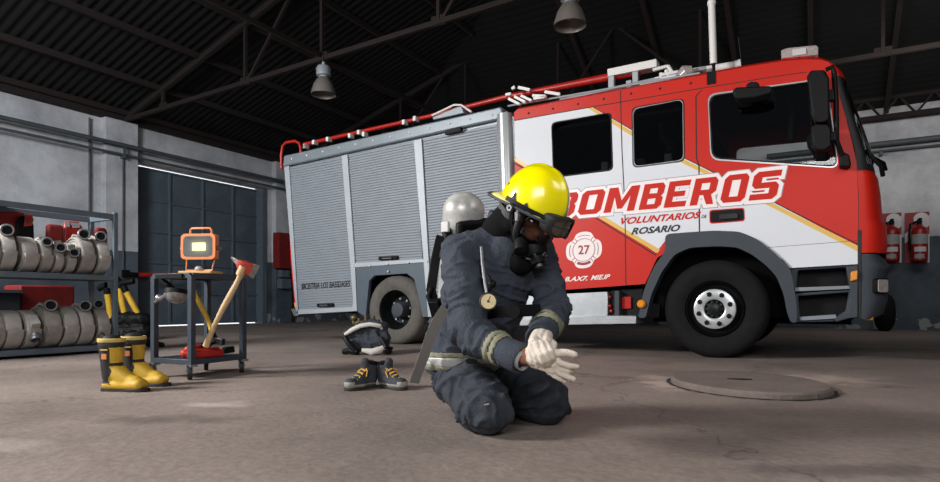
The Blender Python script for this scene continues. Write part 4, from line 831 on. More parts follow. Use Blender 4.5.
for i, (px, r, w, cpx, lab) in enumerate(((-9, .205, .17, None, 'rolled hose at the photo edge on the middle rack shelf'), (9, .205, .17, (1.05, FA, 1.0), 'rolled hose on the middle shelf, nearest the photo edge with its coupling up'),
    (28.5, .19, .19, None, 'rolled hose on the middle shelf without a coupling, second from the left'), (46, .18, .15, (.75, FA, .8), 'middle shelf rolled hose with the first of three low dark couplings'),
    (58, .172, .13, (.5, FA, .85), 'middle shelf rolled hose with the central of three low dark couplings'), (70, .165, .13, (.3, FA, .8), 'middle shelf rolled hose with the last of three low dark couplings'),
    (86.5, .215, .19, (1.2, FA, 1.0), 'big rolled hose on the middle shelf with a bright open coupling on top'), (103.5, .215, .17, (1.15, FA, .95), 'rolled hose on the middle shelf against the right rack post'))):
    hose(ypx(px), mid, r, w, cpx, lab, 'hose2' if i % 3 == 0 else 'hose', i, xc=-7.07-r+.03)
for i, (px, r, w, cpx, lab) in enumerate(((-4, .2, .16, None, 'rolled hose cut by the photo edge on the bottom rack shelf'), (13.5, .205, .19, None, 'rolled hose on the bottom shelf with a strap mark and no coupling'), (31, .205, .17, (-.35, Vector((.5, -.15, -.85)), .85), 'bottom shelf rolled hose with its coupling hanging low in front'),
    (51.5, .225, .2, (1.05, FA, 1.0), 'bottom shelf rolled hose with a wide coupling on its top left'), (70, .225, .19, None, 'plain rolled hose in the middle of the bottom shelf row'), (86.5, .225, .18, (1.0, FA, 1.0), 'bottom shelf rolled hose with a round coupling on top, second from the right post'), (102.5, .22, .17, (1.3, FA, .9), 'bottom shelf rolled hose next to the right rack post'))):
    hose(ypx(px), low, r, w, cpx, lab, 'hose' if i % 3 else 'hose2', 20+i, xc=-7.07-r+.03, group='rolled hoses on the bottom shelf')
# things behind the rolls
def onR(px, py, X=-7.5): return onX(px, py, X)
def bag(name, pxs, X0, X1, m, label, cat, bev=.03, wr=None):
    pts = [onX(a, c_, X0) for a, c_ in pxs]; b = MB(); q = [(p.y, p.z) for p in pts]; n_ = len(q)
    b.add([(X0, y, z) for y, z in q]+[(X1, y, z) for y, z in q], [tuple(range(n_)), tuple(range(n_, 2*n_))[::-1]]+[(i, (i+1) % n_, n_+(i+1) % n_, n_+i) for i in range(n_)])
    z0 = min(z for y, z in q); return solo(name, b, m, label, cat, (X1, q[0][0], z0), bevel=bev)
bag('canvas_bag', [(-12, 268), (-10, 212), (22, 212), (25, 222), (28, 268)], -7.56, -7.5, 'redbag', 'red canvas bag behind the rolls at the photo edge', 'bag')
bag('tool_bag', [(13, 268), (15, 222), (20, 216), (30, 216), (33, 226), (34, 268)], -7.49, -7.46, 'black', 'black tool bag in front of the red canvas bag', 'bag')
bag('orange_pouch', [(23, 227), (24, 215), (31, 214), (33, 220), (31, 226)], -7.455, -7.43, 'axehead', 'small orange pouch on the black tool bag', 'pouch', .01)
bag('canvas_bag', [(43, 268), (44.5, 226), (46, 224), (61, 225.5), (62, 268)], -7.54, -7.47, 'redbag', 'dark red canvas bag in the middle of the shelf back', 'bag')
s = bag('red_case', [(61, 268), (62, 226), (64, 221), (76, 222), (80, 227), (81, 268)], -7.56, -7.5, 'redplastic', 'bright red case with white marks behind the rolls', 'case', .015)
b = MB(); p = onX(70.5, 224.5, -7.498)
for dy_, dz_, w_, h_ in ((-.06, 0, .05, .06), (.0, .01, .07, .03), (.02, -.02, .05, .025), (.07, .0, .03, .05)): b.box((p.x-.0, p.y+dy_, p.z+dz_-h_/2), (p.x+.003, p.y+dy_+w_, p.z+dz_+h_/2))
link('white_marks', b.mesh('white_marks', 'signwhite', 38, Matrix.Translation(-s.location)), s)
bag('canvas_bag', [(92, 268), (93, 230), (96, 227.5), (104, 228), (106, 233), (106, 268)], -7.54, -7.49, 'redbag', 'small dark red bag behind the right rack post', 'bag')
b = MB(); q = onX(75, 286, -7.95); q0 = onX(20, 286, -7.95); b.box((-8.35, q0.y, 0), (-7.95, q.y, q.z)); solo('red_chest', b, 'redbag', 'big dark red chest behind the rack, seen between the shelves', 'chest', (-8.1, q0.y, 0), bevel=.02)
b = MB(); q = onX(21, 293, -7.85); b.box((-8.3, q.y-1.0, 0), (-7.85, q.y, q.z)); o = solo('slate_box', b, 'boxgrey', 'dark slate box with a pale lid edge at the left behind the rack', 'box', (-8.1, q.y-.5, 0), bevel=.015)
b = MB(); b.box((-8.32, q.y-1.02, q.z), (-7.83, q.y+.01, q.z+.035)); link('lid', b.mesh('lid', 'rackgrey', 38, Matrix.Translation(-o.location)), o)
# ---------------------------------------------------------------- black bag with yellow handled cutters behind the rubber boots
c = onZ(133, 340); t = thing('tool_holdall', 'black holdall standing behind the yellow boots', 'bag', c)
Z0 = 600*.57/(340-303)
b = MB(); b.capsule(W(120, 333, Z0), .16, W(143, 331, Z0), .14); b.capsule(W(120, 320, Z0), .13, W(143, 320, Z0), .12); blob('bag_body', b, .02, 'black', t, 3, folds(.015, (9, 9, 9)))
def bolt_cutter(a, c_, m_, label, g):
    A, B = W(*a, Z0-.05), W(*c_, Z0); t = thing('bolt_cutter', label, 'bolt cutter', B, 0, g); d = (A-B).normalized()
    b = MB(); b.tube([B, B.lerp(A, .82)], .045, 10); part('handle', b, 'yellowhandle', t)
    b = MB(); b.tube([B.lerp(A, .8), A], .05, 10); s = d.cross(Vector((.5, -.8, 0))).normalized(); b.tube([A-s*.05, A+d*.05, A+s*m_], .05, 10); part('grip', b, 'black', t)
bolt_cutter((106.5, 288), (111, 318), -.12, 'yellow-handled tool left in the holdall, just left of the rack post', 'yellow handled tools in the holdall')
bolt_cutter((117.5, 281), (125, 316), .02, 'yellow-handled tool upright in the holdall, longest beside the rack post', 'yellow handled tools in the holdall')
bolt_cutter((123, 286), (139, 316), .18, 'yellow-handled tool leaning right out of the holdall', 'yellow handled tools in the holdall')
b = MB(); p = onZ(153, 347); b.capsule(p+Vector((-.1, 0, .05)), .05, p+Vector((.12, .05, .03)), .03); solo('black_rag', b, 'black', 'small crumpled black cloth lying on the floor left of the cart', 'cloth', p)
# ---------------------------------------------------------------- work cart
N0 = cam(-2.07, 4.46, 0); ea = cam(-.907, .42, 0)-cam(0, 0, 0); eb = cam(.42, .907, 0)-cam(0, 0, 0); LA, LB = .4, .5
t = thing('work_cart', 'dark blue-grey steel work cart on castors with open frame', 'cart', N0+ea*LA/2+eb*LB/2)
def cp(a, b_, z): return N0+ea*a+eb*b_+Vector((0, 0, z))
zt, zb = .775, .13
for (a, b_) in ((0, 0), (LA, 0), (0, LB), (LA, LB)): b = MB(); b.bar(cp(a, b_, zb-.02), cp(a, b_, zt), .042, .042, ea); part('leg', b, 'cart', t, bevel=.003)
for z, nm in ((zt, 'top_frame'), (zb, 'bottom_frame')):
    b = MB()
    for p, q in (((0, 0), (LA, 0)), ((0, 0), (0, LB)), ((LA, 0), (LA, LB)), ((0, LB), (LA, LB))): b.bar(cp(*p, z), cp(*q, z), .04, .04)
    part(nm, b, 'cart', t, bevel=.003)
b = MB(); b.bar(cp(LA/2, 0, zb+.012), cp(LA/2, LB, zb+.012), LA, .012); part('bottom_tray', b, 'cart', t)
b = MB(); b.bar(cp(LA/2, 0, zt+.012), cp(LA/2, LB, zt+.012), LA, .012); part('top_tray', b, 'cart', t)
for (a, b_) in ((.0, .0), (LA, 0), (0, LB), (LA, LB)):
    c = cp(a, b_, 0); A = (cam(.9, .4, 0)-cam(0, 0, 0)).normalized(); w = c+Vector((0, 0, .05))-eb*.015
    b = MB(); b.lathe([(.03, -.018), (.046, -.016), (.049, 0), (.046, .016), (.03, .018)], w, A, 24); cs = part('castor', b, 'rubber', t)
    b = MB(); b.lathe([(.026, -.018), (.026, .018)], w, A, 20); part('castor_hub', b, 'steel', cs)
    b = MB(); s_ = A*.024
    for k in (-1, 1): b.bar(w+s_*k, w+s_*k+Vector((0, 0, .06)), .045, .005, A)
    b.box((-.03, -.03, .095), (.03, .03, .112), at=c); part('castor_fork', b, 'steel', cs)
# red pack on the lower tray
o = cp(LA*.55, LB*.25, zb+.02); t = thing('red_tool_pack', 'red plastic tool pack lying on the bottom tray of the cart', 'tool case', o)
b = MB(); zz = zb+.055; b.capsule(cp(.14, .06, zz), .035, cp(.12, .34, zz), .035); b.capsule(cp(.06, .06, zz), .035, cp(.06, .3, zz), .03); b.capsule(cp(.13, .08, zz+.03), .03, cp(.11, .2, zz+.03), .035); b.bar(cp(.09, .05, zz-.01), cp(.09, .32, zz-.01), .14, .05); blob('shell', b, .008, 'redplastic', t, 3)
b = MB(); b.bar(cp(.08, .37, zz), cp(.05, .45, zz+.01), .06, .05); part('black_grip', b, 'black', t, bevel=.008)
b = MB(); b.bar(cp(.1, .16, zz+.055), cp(.08, .25, zz+.065), .05, .03); part('latch', b, 'black', t, bevel=.008)
# work light
base = cp(.115, .19, zt+.02); fx = (cam(1, -.12, 0)-cam(0, 0, 0)).normalized(); fy = Vector((0, 0, 1)).cross(fx)
t = thing('work_light', 'orange-framed floodlight standing on top of the work cart', 'work light', base)
def lw(x, y, z): return base+fx*x+fy*y+Vector((0, 0, z))
b = MB(); R3 = Matrix((fx, fy, Vector((0, 0, 1)))).transposed(); b.box((-.14, -.09, 0), (.13, .09, .022), rot=R3, at=base); part('board', b, 'board', t, bevel=.006)
b = MB(); b.box((-.138, -.03, .115), (.132, .03, .31), rot=R3, at=base); part('housing', b, 'lamporange', t, bevel=.012)
b = MB(); ro = rrect(.142, .1, 0); ri = rrect(.12, .08, 0)
def lpt(x, z, y): return lw(x-.003, y, .212+z)
vs = [lpt(x, z, -.03) for x, z in ro]+[lpt(x, z, -.045) for x, z in ro]+[lpt(x, z, -.045) for x, z in ri]+[lpt(x, z, -.028) for x, z in ri]; n_ = len(ro)
b.add(vs, [(k*n_+i, k*n_+(i+1) % n_, (k+1)*n_+(i+1) % n_, (k+1)*n_+i) for k in range(3) for i in range(n_)]); part('front_frame', b, 'lamporange', t)
b = MB(); q = [(-.118, -.078), (.118, -.078), (.118, .078), (-.118, .078)]; q2 = [(-.055, -.03), (.055, -.03), (.055, .03), (-.055, .03)]
b.add([lpt(x, z, -.042) for x, z in q]+[lpt(x, z, -.032) for x, z in q2], [(i, (i+1) % 4, 4+(i+1) % 4, 4+i) for i in range(4)]); part('reflector', b, 'reflector', t, angle=5)
b = MB(); b.add([lpt(x, z, -.033) for x, z in q2], [(0, 1, 2, 3)]); part('led_plate', b, 'led', t)
b = MB(); b.add([lpt(x, z, -.0435) for x, z in q], [(0, 1, 2, 3)]); part('front_glass', b, 'glass', t)
b = MB(); b.tube([lw(-.09, 0, .31), lw(-.09, 0, .345), lw(-.08, 0, .358), lw(.07, 0, .358), lw(.085, 0, .345), lw(.085, 0, .31)], .009, 10); part('handle', b, 'lamporange', t)
b = MB(); b.tube([lw(-.14, 0, .2), lw(-.15, 0, .2), lw(-.12, -.0, .12), lw(-.115, -.02, .028), lw(.1, -.02, .028), lw(.11, 0, .12), lw(.145, 0, .2), lw(.135, 0, .2)], .007, 8); part('stand', b, 'lamporange', t)
for k in (-1, 1): b = MB(); b.lathe([(.018, 0), (.016, .03)], lw(-.003+.135*k, 0, .2), fx*k, 12); part('knob', b, 'coupling', t)
b = MB(); b.ball(lw(-.01, -.02, .04), (.035, .03, .022)); part('plug', b, 'lens', t)
# hand lamp hanging on the cart
c = W(176, 294, 4.6); t = thing('hand_lamp', 'silver-domed black hand lamp hanging on the left of the cart', 'lamp', c)
b = MB(); b.lathe([(.085, 0), (.075, .035), (.05, .06), (.02, .07)], c+Vector((0, 0, .0)), Vector((0.1, -.2, -1)), 28); part('dome', b, 'steel', t)
b = MB(); b.lathe([(.088, -.03), (.088, .004)], c, Vector((.1, -.2, -1)), 28); b.tube([c+Vector((0, 0, .02)), W(168, 284, 4.55), W(160, 279, 4.58)], .018, 8); b.bar(W(160, 277, 4.55), W(186, 276, 4.5), .1, .03); part('body', b, 'black', t)
b = MB(); b.tube([c+Vector((0, 0, .03)), W(164, 296, 4.55), W(158, 300, 4.6), W(154, 303, 4.62)], .014, 8); b.ball(W(159, 298, 4.6), .03); part('clamp', b, 'steel', t)
# axes
def tool(name, label, cat, foot, head, r, hm, Zf, Zh, g=None):
    A, B = W(*foot, Zf), W(*head, Zh); t = thing(name, label, cat, A, 0, g); b = MB(); n_ = 10; side = (B-A).cross(Vector((0, 0, 1))).normalized()
    pts = [A.lerp(B, i/n_)+side*.012*math.sin(i/n_*PI*1.5) for i in range(n_+1)]; b.tube(pts, [r*(1.15 if i in (0, n_) else .95+.1*math.cos(i)) for i in range(n_+1)], 12); part('handle', b, hm, t); return t, A, B
Zf, Zh = 4.55, 4.42
t, A, B = tool('fire_axe', 'red-headed pick axe with ash handle leaning out of the cart', 'axe', (206, 346), (241, 272), .022, 'wood', Zf, Zh)
def AX(px, py, dz=0): return W(px, py, Zh+dz)
ctr = AX(243, 267)
b = MB(); secs = [((231, 257), .004, .008), ((237.5, 262), .012, .02), ((241, 264.5), .026, .035), ((247, 268), .026, .04), ((252, 270), .012, .05), ((257, 272.5), .003, .058)]
vs = []; prev = None; ax = (AX(257, 272.5)-AX(231, 257)).normalized(); vn = (B-A).normalized(); vn = (vn-ax*vn.dot(ax)).normalized(); dn = ax.cross(vn)
for (q, th_, hh) in secs:
    c = AX(*q); vs += [c-dn*th_-vn*hh, c+dn*th_-vn*hh, c+dn*th_+vn*hh, c-dn*th_+vn*hh]
fs = [(0, 1, 2, 3), tuple(4*5+k for k in (3, 2, 1, 0))]+[(4*i+k, 4*i+4+k, 4*i+4+(k+1) % 4, 4*i+(k+1) % 4) for i in range(5) for k in range(4)]
b.add(vs, fs); mi = [0]*len(fs); b.mi = [1 if (i in (0, 1) or 2 <= i < 6 or i >= len(fs)-4) else 0 for i in range(len(fs))]; part('axe_head', b, ['axehead', 'axesteel'], t, bevel=.004)
b = MB(); b.tube([A.lerp(B, .96), B+(B-A).normalized()*.05], .03, 12); part('eye_collar', b, 'wood', t)
t, A, B = tool('yellow_axe', 'yellow-handled tool standing head down inside the cart', 'tool', (213, 336), (195, 291), .02, 'yellowhandle', 4.7, 4.8)
b = MB(); d = (A-B).normalized(); b.tube([A-d*.02, A+d*.06], .03, 12); b.bar(A+d*.03-Vector((.09, 0, 0)), A+d*.05+Vector((.1, 0, .0)), .03, .05); part('tool_head', b, 'blackmetal', t, bevel=.005)
# ---------------------------------------------------------------- rubber boots
def rubber_boot(heel, Zh_, toe, Zt, label):
    Hh = onZ(*heel); T = onZ(*toe); d = (T-Hh); L_ = .285; d.normalize(); s = Vector((-d.y, d.x, 0)); c = Hh
    t = thing('rubber_boot', label, 'boot', c, 0, 'pair of black and yellow rubber boots')
    def q(x, y, z): return c+d*x*1.14+s*y*1.1+Vector((0, 0, z))
    # closed loft: foot and shaft rings as one body
    b = MB(); b.capsule(q(.06, 0, .06), .047, q(.2, 0, .05), .043); b.capsule(q(.08, 0, .05), .045, q(.235, 0, .045), .04); b.capsule(q(.065, 0, .1), .06, q(.06, 0, .27), .073); b.capsule(q(.06, 0, .27), .073, q(.06, 0, .292), .077); b.capsule(q(.075, 0, .14), .06, q(.15, 0, .075), .055); b.capsule(q(.15, 0, .07), .052, q(.21, 0, .055), .048)
    for y in (-.018, .018): b.capsule(q(.05, y, .045), .034, q(.24, y*1.2, .043), .034)
    o = blob('boot_body', b, .007, 'boot', t, 5)
    me = o.data
    me.materials.append(M['bootyellow']); inv = inv_of(t)
    for p in me.polygons:
        w = inv.inverted() @ p.center; l = w-c; x, y, z = l.dot(d)/1.14, l.dot(s), l.z
        if (z < .165 and x > .088+.012*math.sin(z*60)) or (x > .17): p.material_index = 1
        elif .185 < z < .285 and x > .09 and l.dot(s) < .07: p.material_index = 1
        elif .02 < z < .035+.02*math.sin(x*30) and True: p.material_index = 1
        elif z < .1 and x < .02 and z > .06: p.material_index = 1
    # cut the shaft open at the top: rim band and dark inside
    rim = [(.08, .0), (.082, .004), (.082, .02), (.078, .024), (.069, .024), (.067, .004)]
    b = MB(); b.lathe(rim, q(.06, 0, .318), (0, 0, 1), 32, cap=False); part('top_band', b, 'boottrim', t)
    b = MB(); b.lathe([(.079, .0), (.079, .03)], q(.06, 0, .292), (0, 0, 1), 32, cap=False); b.lathe([(.07, 0), (.002, .0)], q(.06, 0, .334), (0, 0, 1), 32, cap=False); part('lining', b, 'boot', t)
    for k, x in ((0, .0), (1, .12)):
        b = MB(); b.tube([q(x, -.02, .325), q(x-.003, -.024, .36), q(x-.003, 0, .378), q(x-.003, .024, .36), q(x, .02, .325)], .006, 8)
        if k == 0: part('pull_loop', b, 'boot', t)
    prf = [(-.0, 0), (.02, -.036), (.09, -.038), (.15, -.036), (.21, -.048), (.26, -.042), (.287, -.02), (.292, 0), (.287, .02), (.26, .042), (.21, .048), (.15, .036), (.09, .038), (.02, .036)]
    b = MB(); n_ = len(prf); b.add([q(x, y*1.06, 0) for x, y in prf]+[q(x, y*1.06, .022) for x, y in prf], [tuple(range(n_))[::-1], tuple(range(n_, 2*n_))]+[(i, (i+1) % n_, n_+(i+1) % n_, n_+i) for i in range(n_)]); part('sole', b, 'blacksole', t, bevel=.004)
    cs = (s if (s.dot(E0-c) > 0) else -s); cs0 = cs; cs = cs0*math.cos(.1)+d*math.sin(.1); dd = d*math.cos(.1)-cs0*math.sin(.1); b = MB(); pc = q(.06, 0, .225)+cs*.075; b.box((-.016, -.006, -.014), (.016, .004, .02), rot=Matrix((dd, cs, Vector((0, 0, 1)))).transposed(), at=pc); part('orange_badge', b, 'lamporange', t)
    b = MB(); pc = q(.06, 0, .27)+cs*.079; b.box((-.022, -.006, -.003), (.024, .003, .005), rot=Matrix((dd, cs, Vector((0, 0, 1)))).transposed(), at=pc); part('name_strip', b, 'boottrim', t)
rubber_boot((102, 390.5), 0, (146, 391.5), 0, 'black rubber boot with yellow toe, nearer one of the pair by the rack')
rubber_boot((124, 385.5), 0, (167, 386), 0, 'black rubber boot with yellow toe, farther one standing behind its pair')
# ---------------------------------------------------------------- laced work boots
def work_boot(heel, toe, label, side):
    c = onZ(*heel); T = onZ(*toe); d = (T-c).normalized(); s = Vector((-d.y, d.x, 0)); t = thing('work_boot', label, 'boot', c, 0, 'pair of laced work boots')
    def q(x, y, z): return c+d*x*.93+s*y+Vector((0, 0, z*.95))
    b = MB(); b.capsule(q(.045, 0, .07), .042, q(.055, 0, .15), .047); b.capsule(q(.05, 0, .06), .042, q(.2, 0, .05), .036); b.capsule(q(.075, 0, .125), .04, q(.17, 0, .065), .036); b.capsule(q(.15, .012, .045), .036, q(.235, .006, .045), .036); b.capsule(q(.15, -.012, .045), .036, q(.235, -.006, .045), .036); b.capsule(q(.09, 0, .16), .035, q(.1, 0, .185), .03)
    o = blob('upper', b, .006, 'navyleather', t, 4, folds(.002, (60, 60, 60)))
    me = o.data; me.materials.append(M['greysole']); inv = inv_of(t).inverted()
    for p in me.polygons:
        l = (inv @ p.center)-c; x = l.dot(d)
        if l.z < .04 or (x > .215 and l.z < .058): p.material_index = 1
    prf = [(.0, 0), (.015, -.034), (.08, -.038), (.14, -.036), (.2, -.05), (.25, -.042), (.276, -.018), (.28, 0), (.276, .018), (.25, .042), (.2, .05), (.14, .036), (.08, .038), (.015, .034)]
    b = MB(); n_ = len(prf); b.add([q(x, y, 0) for x, y in prf]+[q(x, y, .022) for x, y in prf], [tuple(range(n_))[::-1], tuple(range(n_, 2*n_))]+[(i, (i+1) % n_, n_+(i+1) % n_, n_+i) for i in range(n_)]); part('sole', b, 'blacksole', t, bevel=.005)
    b = MB(); b.lathe([(.047, 0), (.049, .012), (.046, .024), (.036, .022), (.03, -.01)], q(.055, 0, .165), d*-.12+Vector((0, 0, 1)), 28, cap=False); b.lathe([(.04, 0), (.002, 0)], q(.055, 0, .172), (0, 0, 1), 24, cap=False); part('collar', b, 'hood', t)
    for i in range(5):
        z = .155-.019*i; x = .098+.021*i+.004*i; w = .03
        b = MB(); b.tube([q(x-.004, -w, z-.006), q(x+.012, 0, z+.004), q(x+.002, w, z-.014)], .0045, 6); b.tube([q(x-.004, w, z-.006), q(x+.013, 0, z+.005), q(x+.002, -w, z-.014)], .0045, 6); part('lace', b, 'lace', t)
    b = MB(); b.tube([q(.105, .01, .15), q(.125, .05, .13), q(.13, .045, .09)], .004, 6); b.tube([q(.105, -.01, .15), q(.125, -.045, .12), q(.14, -.04, .08)], .004, 6); part('lace', b, 'lace', t)
    b = MB(); b.lathe([(.011, 0), (.01, .004)], q(.102, 0, .192), d*.9+Vector((0, 0, .3)), 12); part('eyelet', b, 'signwhite', t)
work_boot((376, 387), (345.5, 391.2), 'navy laced work boot pointing left on the floor', 1)
work_boot((379.5, 387), (410, 391.2), 'navy laced work boot pointing right on the floor', -1)
# ---------------------------------------------------------------- bundle of gear
c = onZ(368, 352); t = thing('gear_bundle', 'navy gear bundle with white lining and black straps beside the rear wheel', 'bag', c)
Zg = 6.75
b = MB(); b.capsule(W(350, 334, Zg), .07, W(378, 331, Zg), .12); b.capsule(W(356, 343, Zg), .09, W(379, 341, Zg-.05), .12); b.capsule(W(362, 332, Zg+.1), .1, W(372, 330, Zg+.1), .11); blob('cloth', b, .014, 'turnoutdark', t, 2, folds(.03, (9, 9, 9), 3))
b = MB(); b.tube([W(345, 334.5, Zg-.1), W(352, 330, Zg-.12), W(360, 326, Zg-.14), W(370, 324.3, Zg-.14), W(380, 326, Zg-.12), W(382, 329, Zg-.1)], [.02, .028, .028, .026, .024, .015], 10); b.tube([W(362, 350, Zg-.2), W(372, 352, Zg-.22), W(380, 350, Zg-.2), W(387, 346, Zg-.15)], [.02, .04, .04, .02], 10); part('white_lining', b, 'bundlewhite', t)
b = MB(); b.tube([W(345, 337, Zg-.15), W(349, 344, Zg-.2), W(355, 350, Zg-.2)], .03, 8); part('strap', b, 'black', t)
b = MB(); b.tube([W(344, 352, Zg-.1), W(350, 350.5, Zg-.15), W(358, 352, Zg-.2)], .035, 8); part('strap', b, 'black', t)
b = MB(); b.tube([W(381, 338, Zg-.15), W(386, 347, Zg-.2), W(392, 349, Zg-.15), W(390, 352, Zg-.2), W(384, 352, Zg-.25)], .025, 8); part('strap', b, 'black', t)
b = MB(); b.tube([W(353, 324, Zg+.15), W(376, 320, Zg+.15)], .022, 8)
for px, py in ((354, 320), (359, 321), (366, 319), (373, 319)): b.tube([W(px, py+3, Zg+.15), W(px, py-3, Zg+.15)], .025, 8)
b.ball(W(354, 318, Zg+.15), .04); part('brass_fittings', b, 'brass', t)
b = MB(); b.tube([W(356, 333, Zg+.1), W(357, 322, Zg+.15)], .02, 8); part('fitting_stem', b, 'brass', t)
# ---------------------------------------------------------------- the kneeling firefighter
def J(X, Z, z): return cam(X, Z, z)
def D(X, Z, z): return (cam(X, Z, z)-cam(0, 0, 0)).normalized()
ff = thing('person', 'person in navy turnout gear and yellow helmet kneeling and pulling on cream gloves', 'person', J(.1, 2.85, 0))
FW = D(.67, -.74, 0); RT = D(-.74, -.67, 0); UP = Vector((0, 0, 1))
hf = D(.66, -.55, -.5); hl_ = D(.64, .768, 0); hu = hf.cross(hl_)
HC = W(532.5, 208, 2.585)
def HL(f, l, u): return HC+hf*f+hl_*l+hu*u
HR = Matrix((hf, hl_, hu)).transposed()
pel = J(-.02, 2.97, .33); chest = J(.10, 2.82, .68); nb = J(.155, 2.72, .86)
shN, elN, wrN = W(459, 256, 2.68), W(471, 334, 2.5), W(512.5, 355, 2.335)
shF, elF, wrF = W(538, 253, 2.82), W(554, 311, 2.72), W(541.5, 335, 2.45)
hipN, knN, ftN = W(456, 366, 2.88), W(488, 411, 2.6), W(468, 409, 2.98)
hipF, knF, ftF = W(503, 366, 2.95), W(546, 404, 2.84), W(500, 398, 3.22)
# one continuous body under the clothes
b = MB(); b.ball(HL(-.01, 0, .045), (.098, .076, .11), rot=HR); b.capsule(HL(.03, 0, -.06), .058, HL(.055, 0, -.1), .034); b.capsule(HL(.05, 0, -.0), .055, HL(.045, 0, -.05), .055)
b.capsule(HL(.098, 0, .0), .011, HL(.122, 0, -.045), .016); b.capsule(HL(.1, .012, -.046), .01, HL(.1, -.012, -.046), .01)         # nose
b.capsule(HL(.09, .022, -.085), .011, HL(.09, -.022, -.085), .011)                                                         # mouth
for s in (-1, 1):
    b.capsule(HL(.085, s*.02, .012), .012, HL(.075, s*.05, .01), .012); b.ball(HL(-.005, s*.08, -.02), (.02, .012, .034), rot=HR)         # brow, ear
    b.capsule(HL(.075, s*.04, -.035), .02, HL(.05, s*.052, -.05), .02)
b.capsule(HL(-.03, 0, -.05), .056, nb, .062); b.capsule(nb-UP*.02, .1, chest, .13); b.capsule(chest, .135, pel, .13); b.capsule(shN, .06, nb, .07); b.capsule(shF, .06, nb, .07)
for sh, el, wr in ((shN, elN, wrN), (shF, elF, wrF)): b.capsule(sh, .055, el, .042); b.capsule(el, .042, wr, .032)
b.capsule(wrN, .034, W(535, 356, 2.275), .034); b.capsule(W(535, 356, 2.275), .034, W(552, 362, 2.25), .026)
b.capsule(wrF, .03, W(540, 342, 2.34), .028)
for h, k_, f_ in ((hipN, knN, ftN), (hipF, knF, ftF)): b.capsule(pel, .11, h, .09); b.capsule(h, .085, k_, .06); b.capsule(k_, .055, f_, .04)
blob('body', b, .0075, 'skin', ff, 3)
bd = [c for c in ff.children if c.name.startswith('body')][0]
for s in (-1, 1):
    b = MB(); b.ball(HL(.082, s*.033, -.01), .0125); part('eye', b, 'signwhite', bd); b = MB(); b.ball(HL(.0905, s*.033, -.012), .006); part('iris', b, 'boot', bd)
# jacket
b = MB()
b.capsule(pel+RT*.02-UP*.0, .2, chest-FW*.02, .185); b.capsule(pel+FW*.06-UP*.02, .15, chest+FW*.05, .16); b.capsule(chest, .19, nb-UP*.06, .13)
b.capsule(pel+RT*.10-UP*.02, .135, pel+RT*.07+UP*.12, .13); b.capsule(pel-RT*.1-UP*.02, .13, pel-RT*.1+UP*.1, .13)
b.capsule(pel+RT*.12+FW*.05-UP*.0, .125, pel+RT*.08+FW*.02+UP*.12, .13); b.capsule(pel-RT*.12+FW*.05-UP*.0, .12, pel-RT*.08+FW*.02+UP*.12, .13)
b.capsule(shN+UP*.01, .088, nb-UP*.015, .095); b.capsule(shF+UP*.01, .085, nb-UP*.015, .095)
b.capsule(shN, .088, elN, .082); b.capsule(elN, .08, wrN, .056); b.capsule(shF, .085, elF, .075); b.capsule(elF, .075, wrF, .058)
b.capsule(shN, .085, chest+UP*.02, .13); b.capsule(shF, .08, chest+UP*.02, .13)
b.capsule(nb, .082, nb+UP*.06+FW*.03, .078)
def cloth(segs, amp, seed, fa=20, fb=5):
    """soft folds that wrap round the nearest limb, deepest at the ends given a weight"""
    def f(p):
        best = None
        for a, c_, r, w0, w1 in segs:
            t, dist = seg(p, a, c_); tt = min(1, max(0, t)); dd = (p-(a+(c_-a)*tt)).length-r
            if best is None or dd < best[0]: best = (dd, a, (c_-a), tt, w0+(w1-w0)*tt)
        _, a, d, tt, w = best; L = d.length; d = d.normalized(); l = (p-a).dot(d); q = (p-a)-d*l
        v = Vector((q.x*fb, q.y*fb, q.z*fb))+d*l*fa+Vector((seed, seed*1.7, 0)); v2 = noise.noise_vector(p*4+Vector((seed, 0, 0)))*1.1
        n = noise.noise(v+v2); rdg = 1-min(1, abs(n)*3.2)
        return amp*w*(rdg*rdg-.25)+.006*noise.noise(p*6+Vector((seed, 3, 1)))+amp*.25*noise.noise(p*26)
    return f
def seg(p, a, c_): d = c_-a; t = (p-a).dot(d)/d.length_squared; return t, (p-(a+d*t)).length
jacket = blob('jacket', b, .0075, 'turnout', ff, 3, cloth([(shN, elN, .08, .5, 1.3), (elN, wrN, .07, 1.3, .25), (shF, elF, .08, .5, 1.2), (elF, wrF, .07, 1.2, .25), (pel, chest, .19, .7, .7), (chest, nb, .17, .5, .3)], .0155, 2))
for v in jacket.data.vertices:                                    # the hem hangs level, just clear of the knees
    z0 = .235+.012*math.sin(v.co.x*9)
    if v.co.z < z0: v.co.z = z0+(v.co.z-z0)*.06
def band(pa, pb, r, name, m, par, sc=(1, 1), n=36, bulge=.004):
    pa, pb = Vector(pa), Vector(pb); d = pb-pa; b = MB(); b.lathe([(r-.01, 0), (r, .004), (r, d.length-.004), (r-.01, d.length)], pa, d, n, cap=False, sc=sc); return part(name, b, m, par)
def hug(name, src, test, m, lift, label=None):
    """tape sewn onto a garment: the strip of its surface that passes the test, lifted off it"""
    me = src.data; bm = bmesh.new(); bm.from_mesh(me); inv = inv_of(ff); fwd = inv.inverted()
    dead = [f for f in bm.faces if not test(fwd @ f.calc_center_median())]; bmesh.ops.delete(bm, geom=dead, context='FACES')
    for v in bm.verts: v.normal_update()
    for v in bm.verts: v.co += v.normal*lift
    out = bpy.data.meshes.new(name); bm.to_mesh(out); bm.free(); out.materials.clear(); out.materials.append(M[m]); o = link(name, out, src, label); s = o.modifiers.new('s', 'SOLIDIFY'); s.thickness = .0018; s.offset = 1
    return o
def seg(p, a, c_): d = c_-a; t = (p-a).dot(d)/d.length_squared; return t, (p-(a+d*t)).length
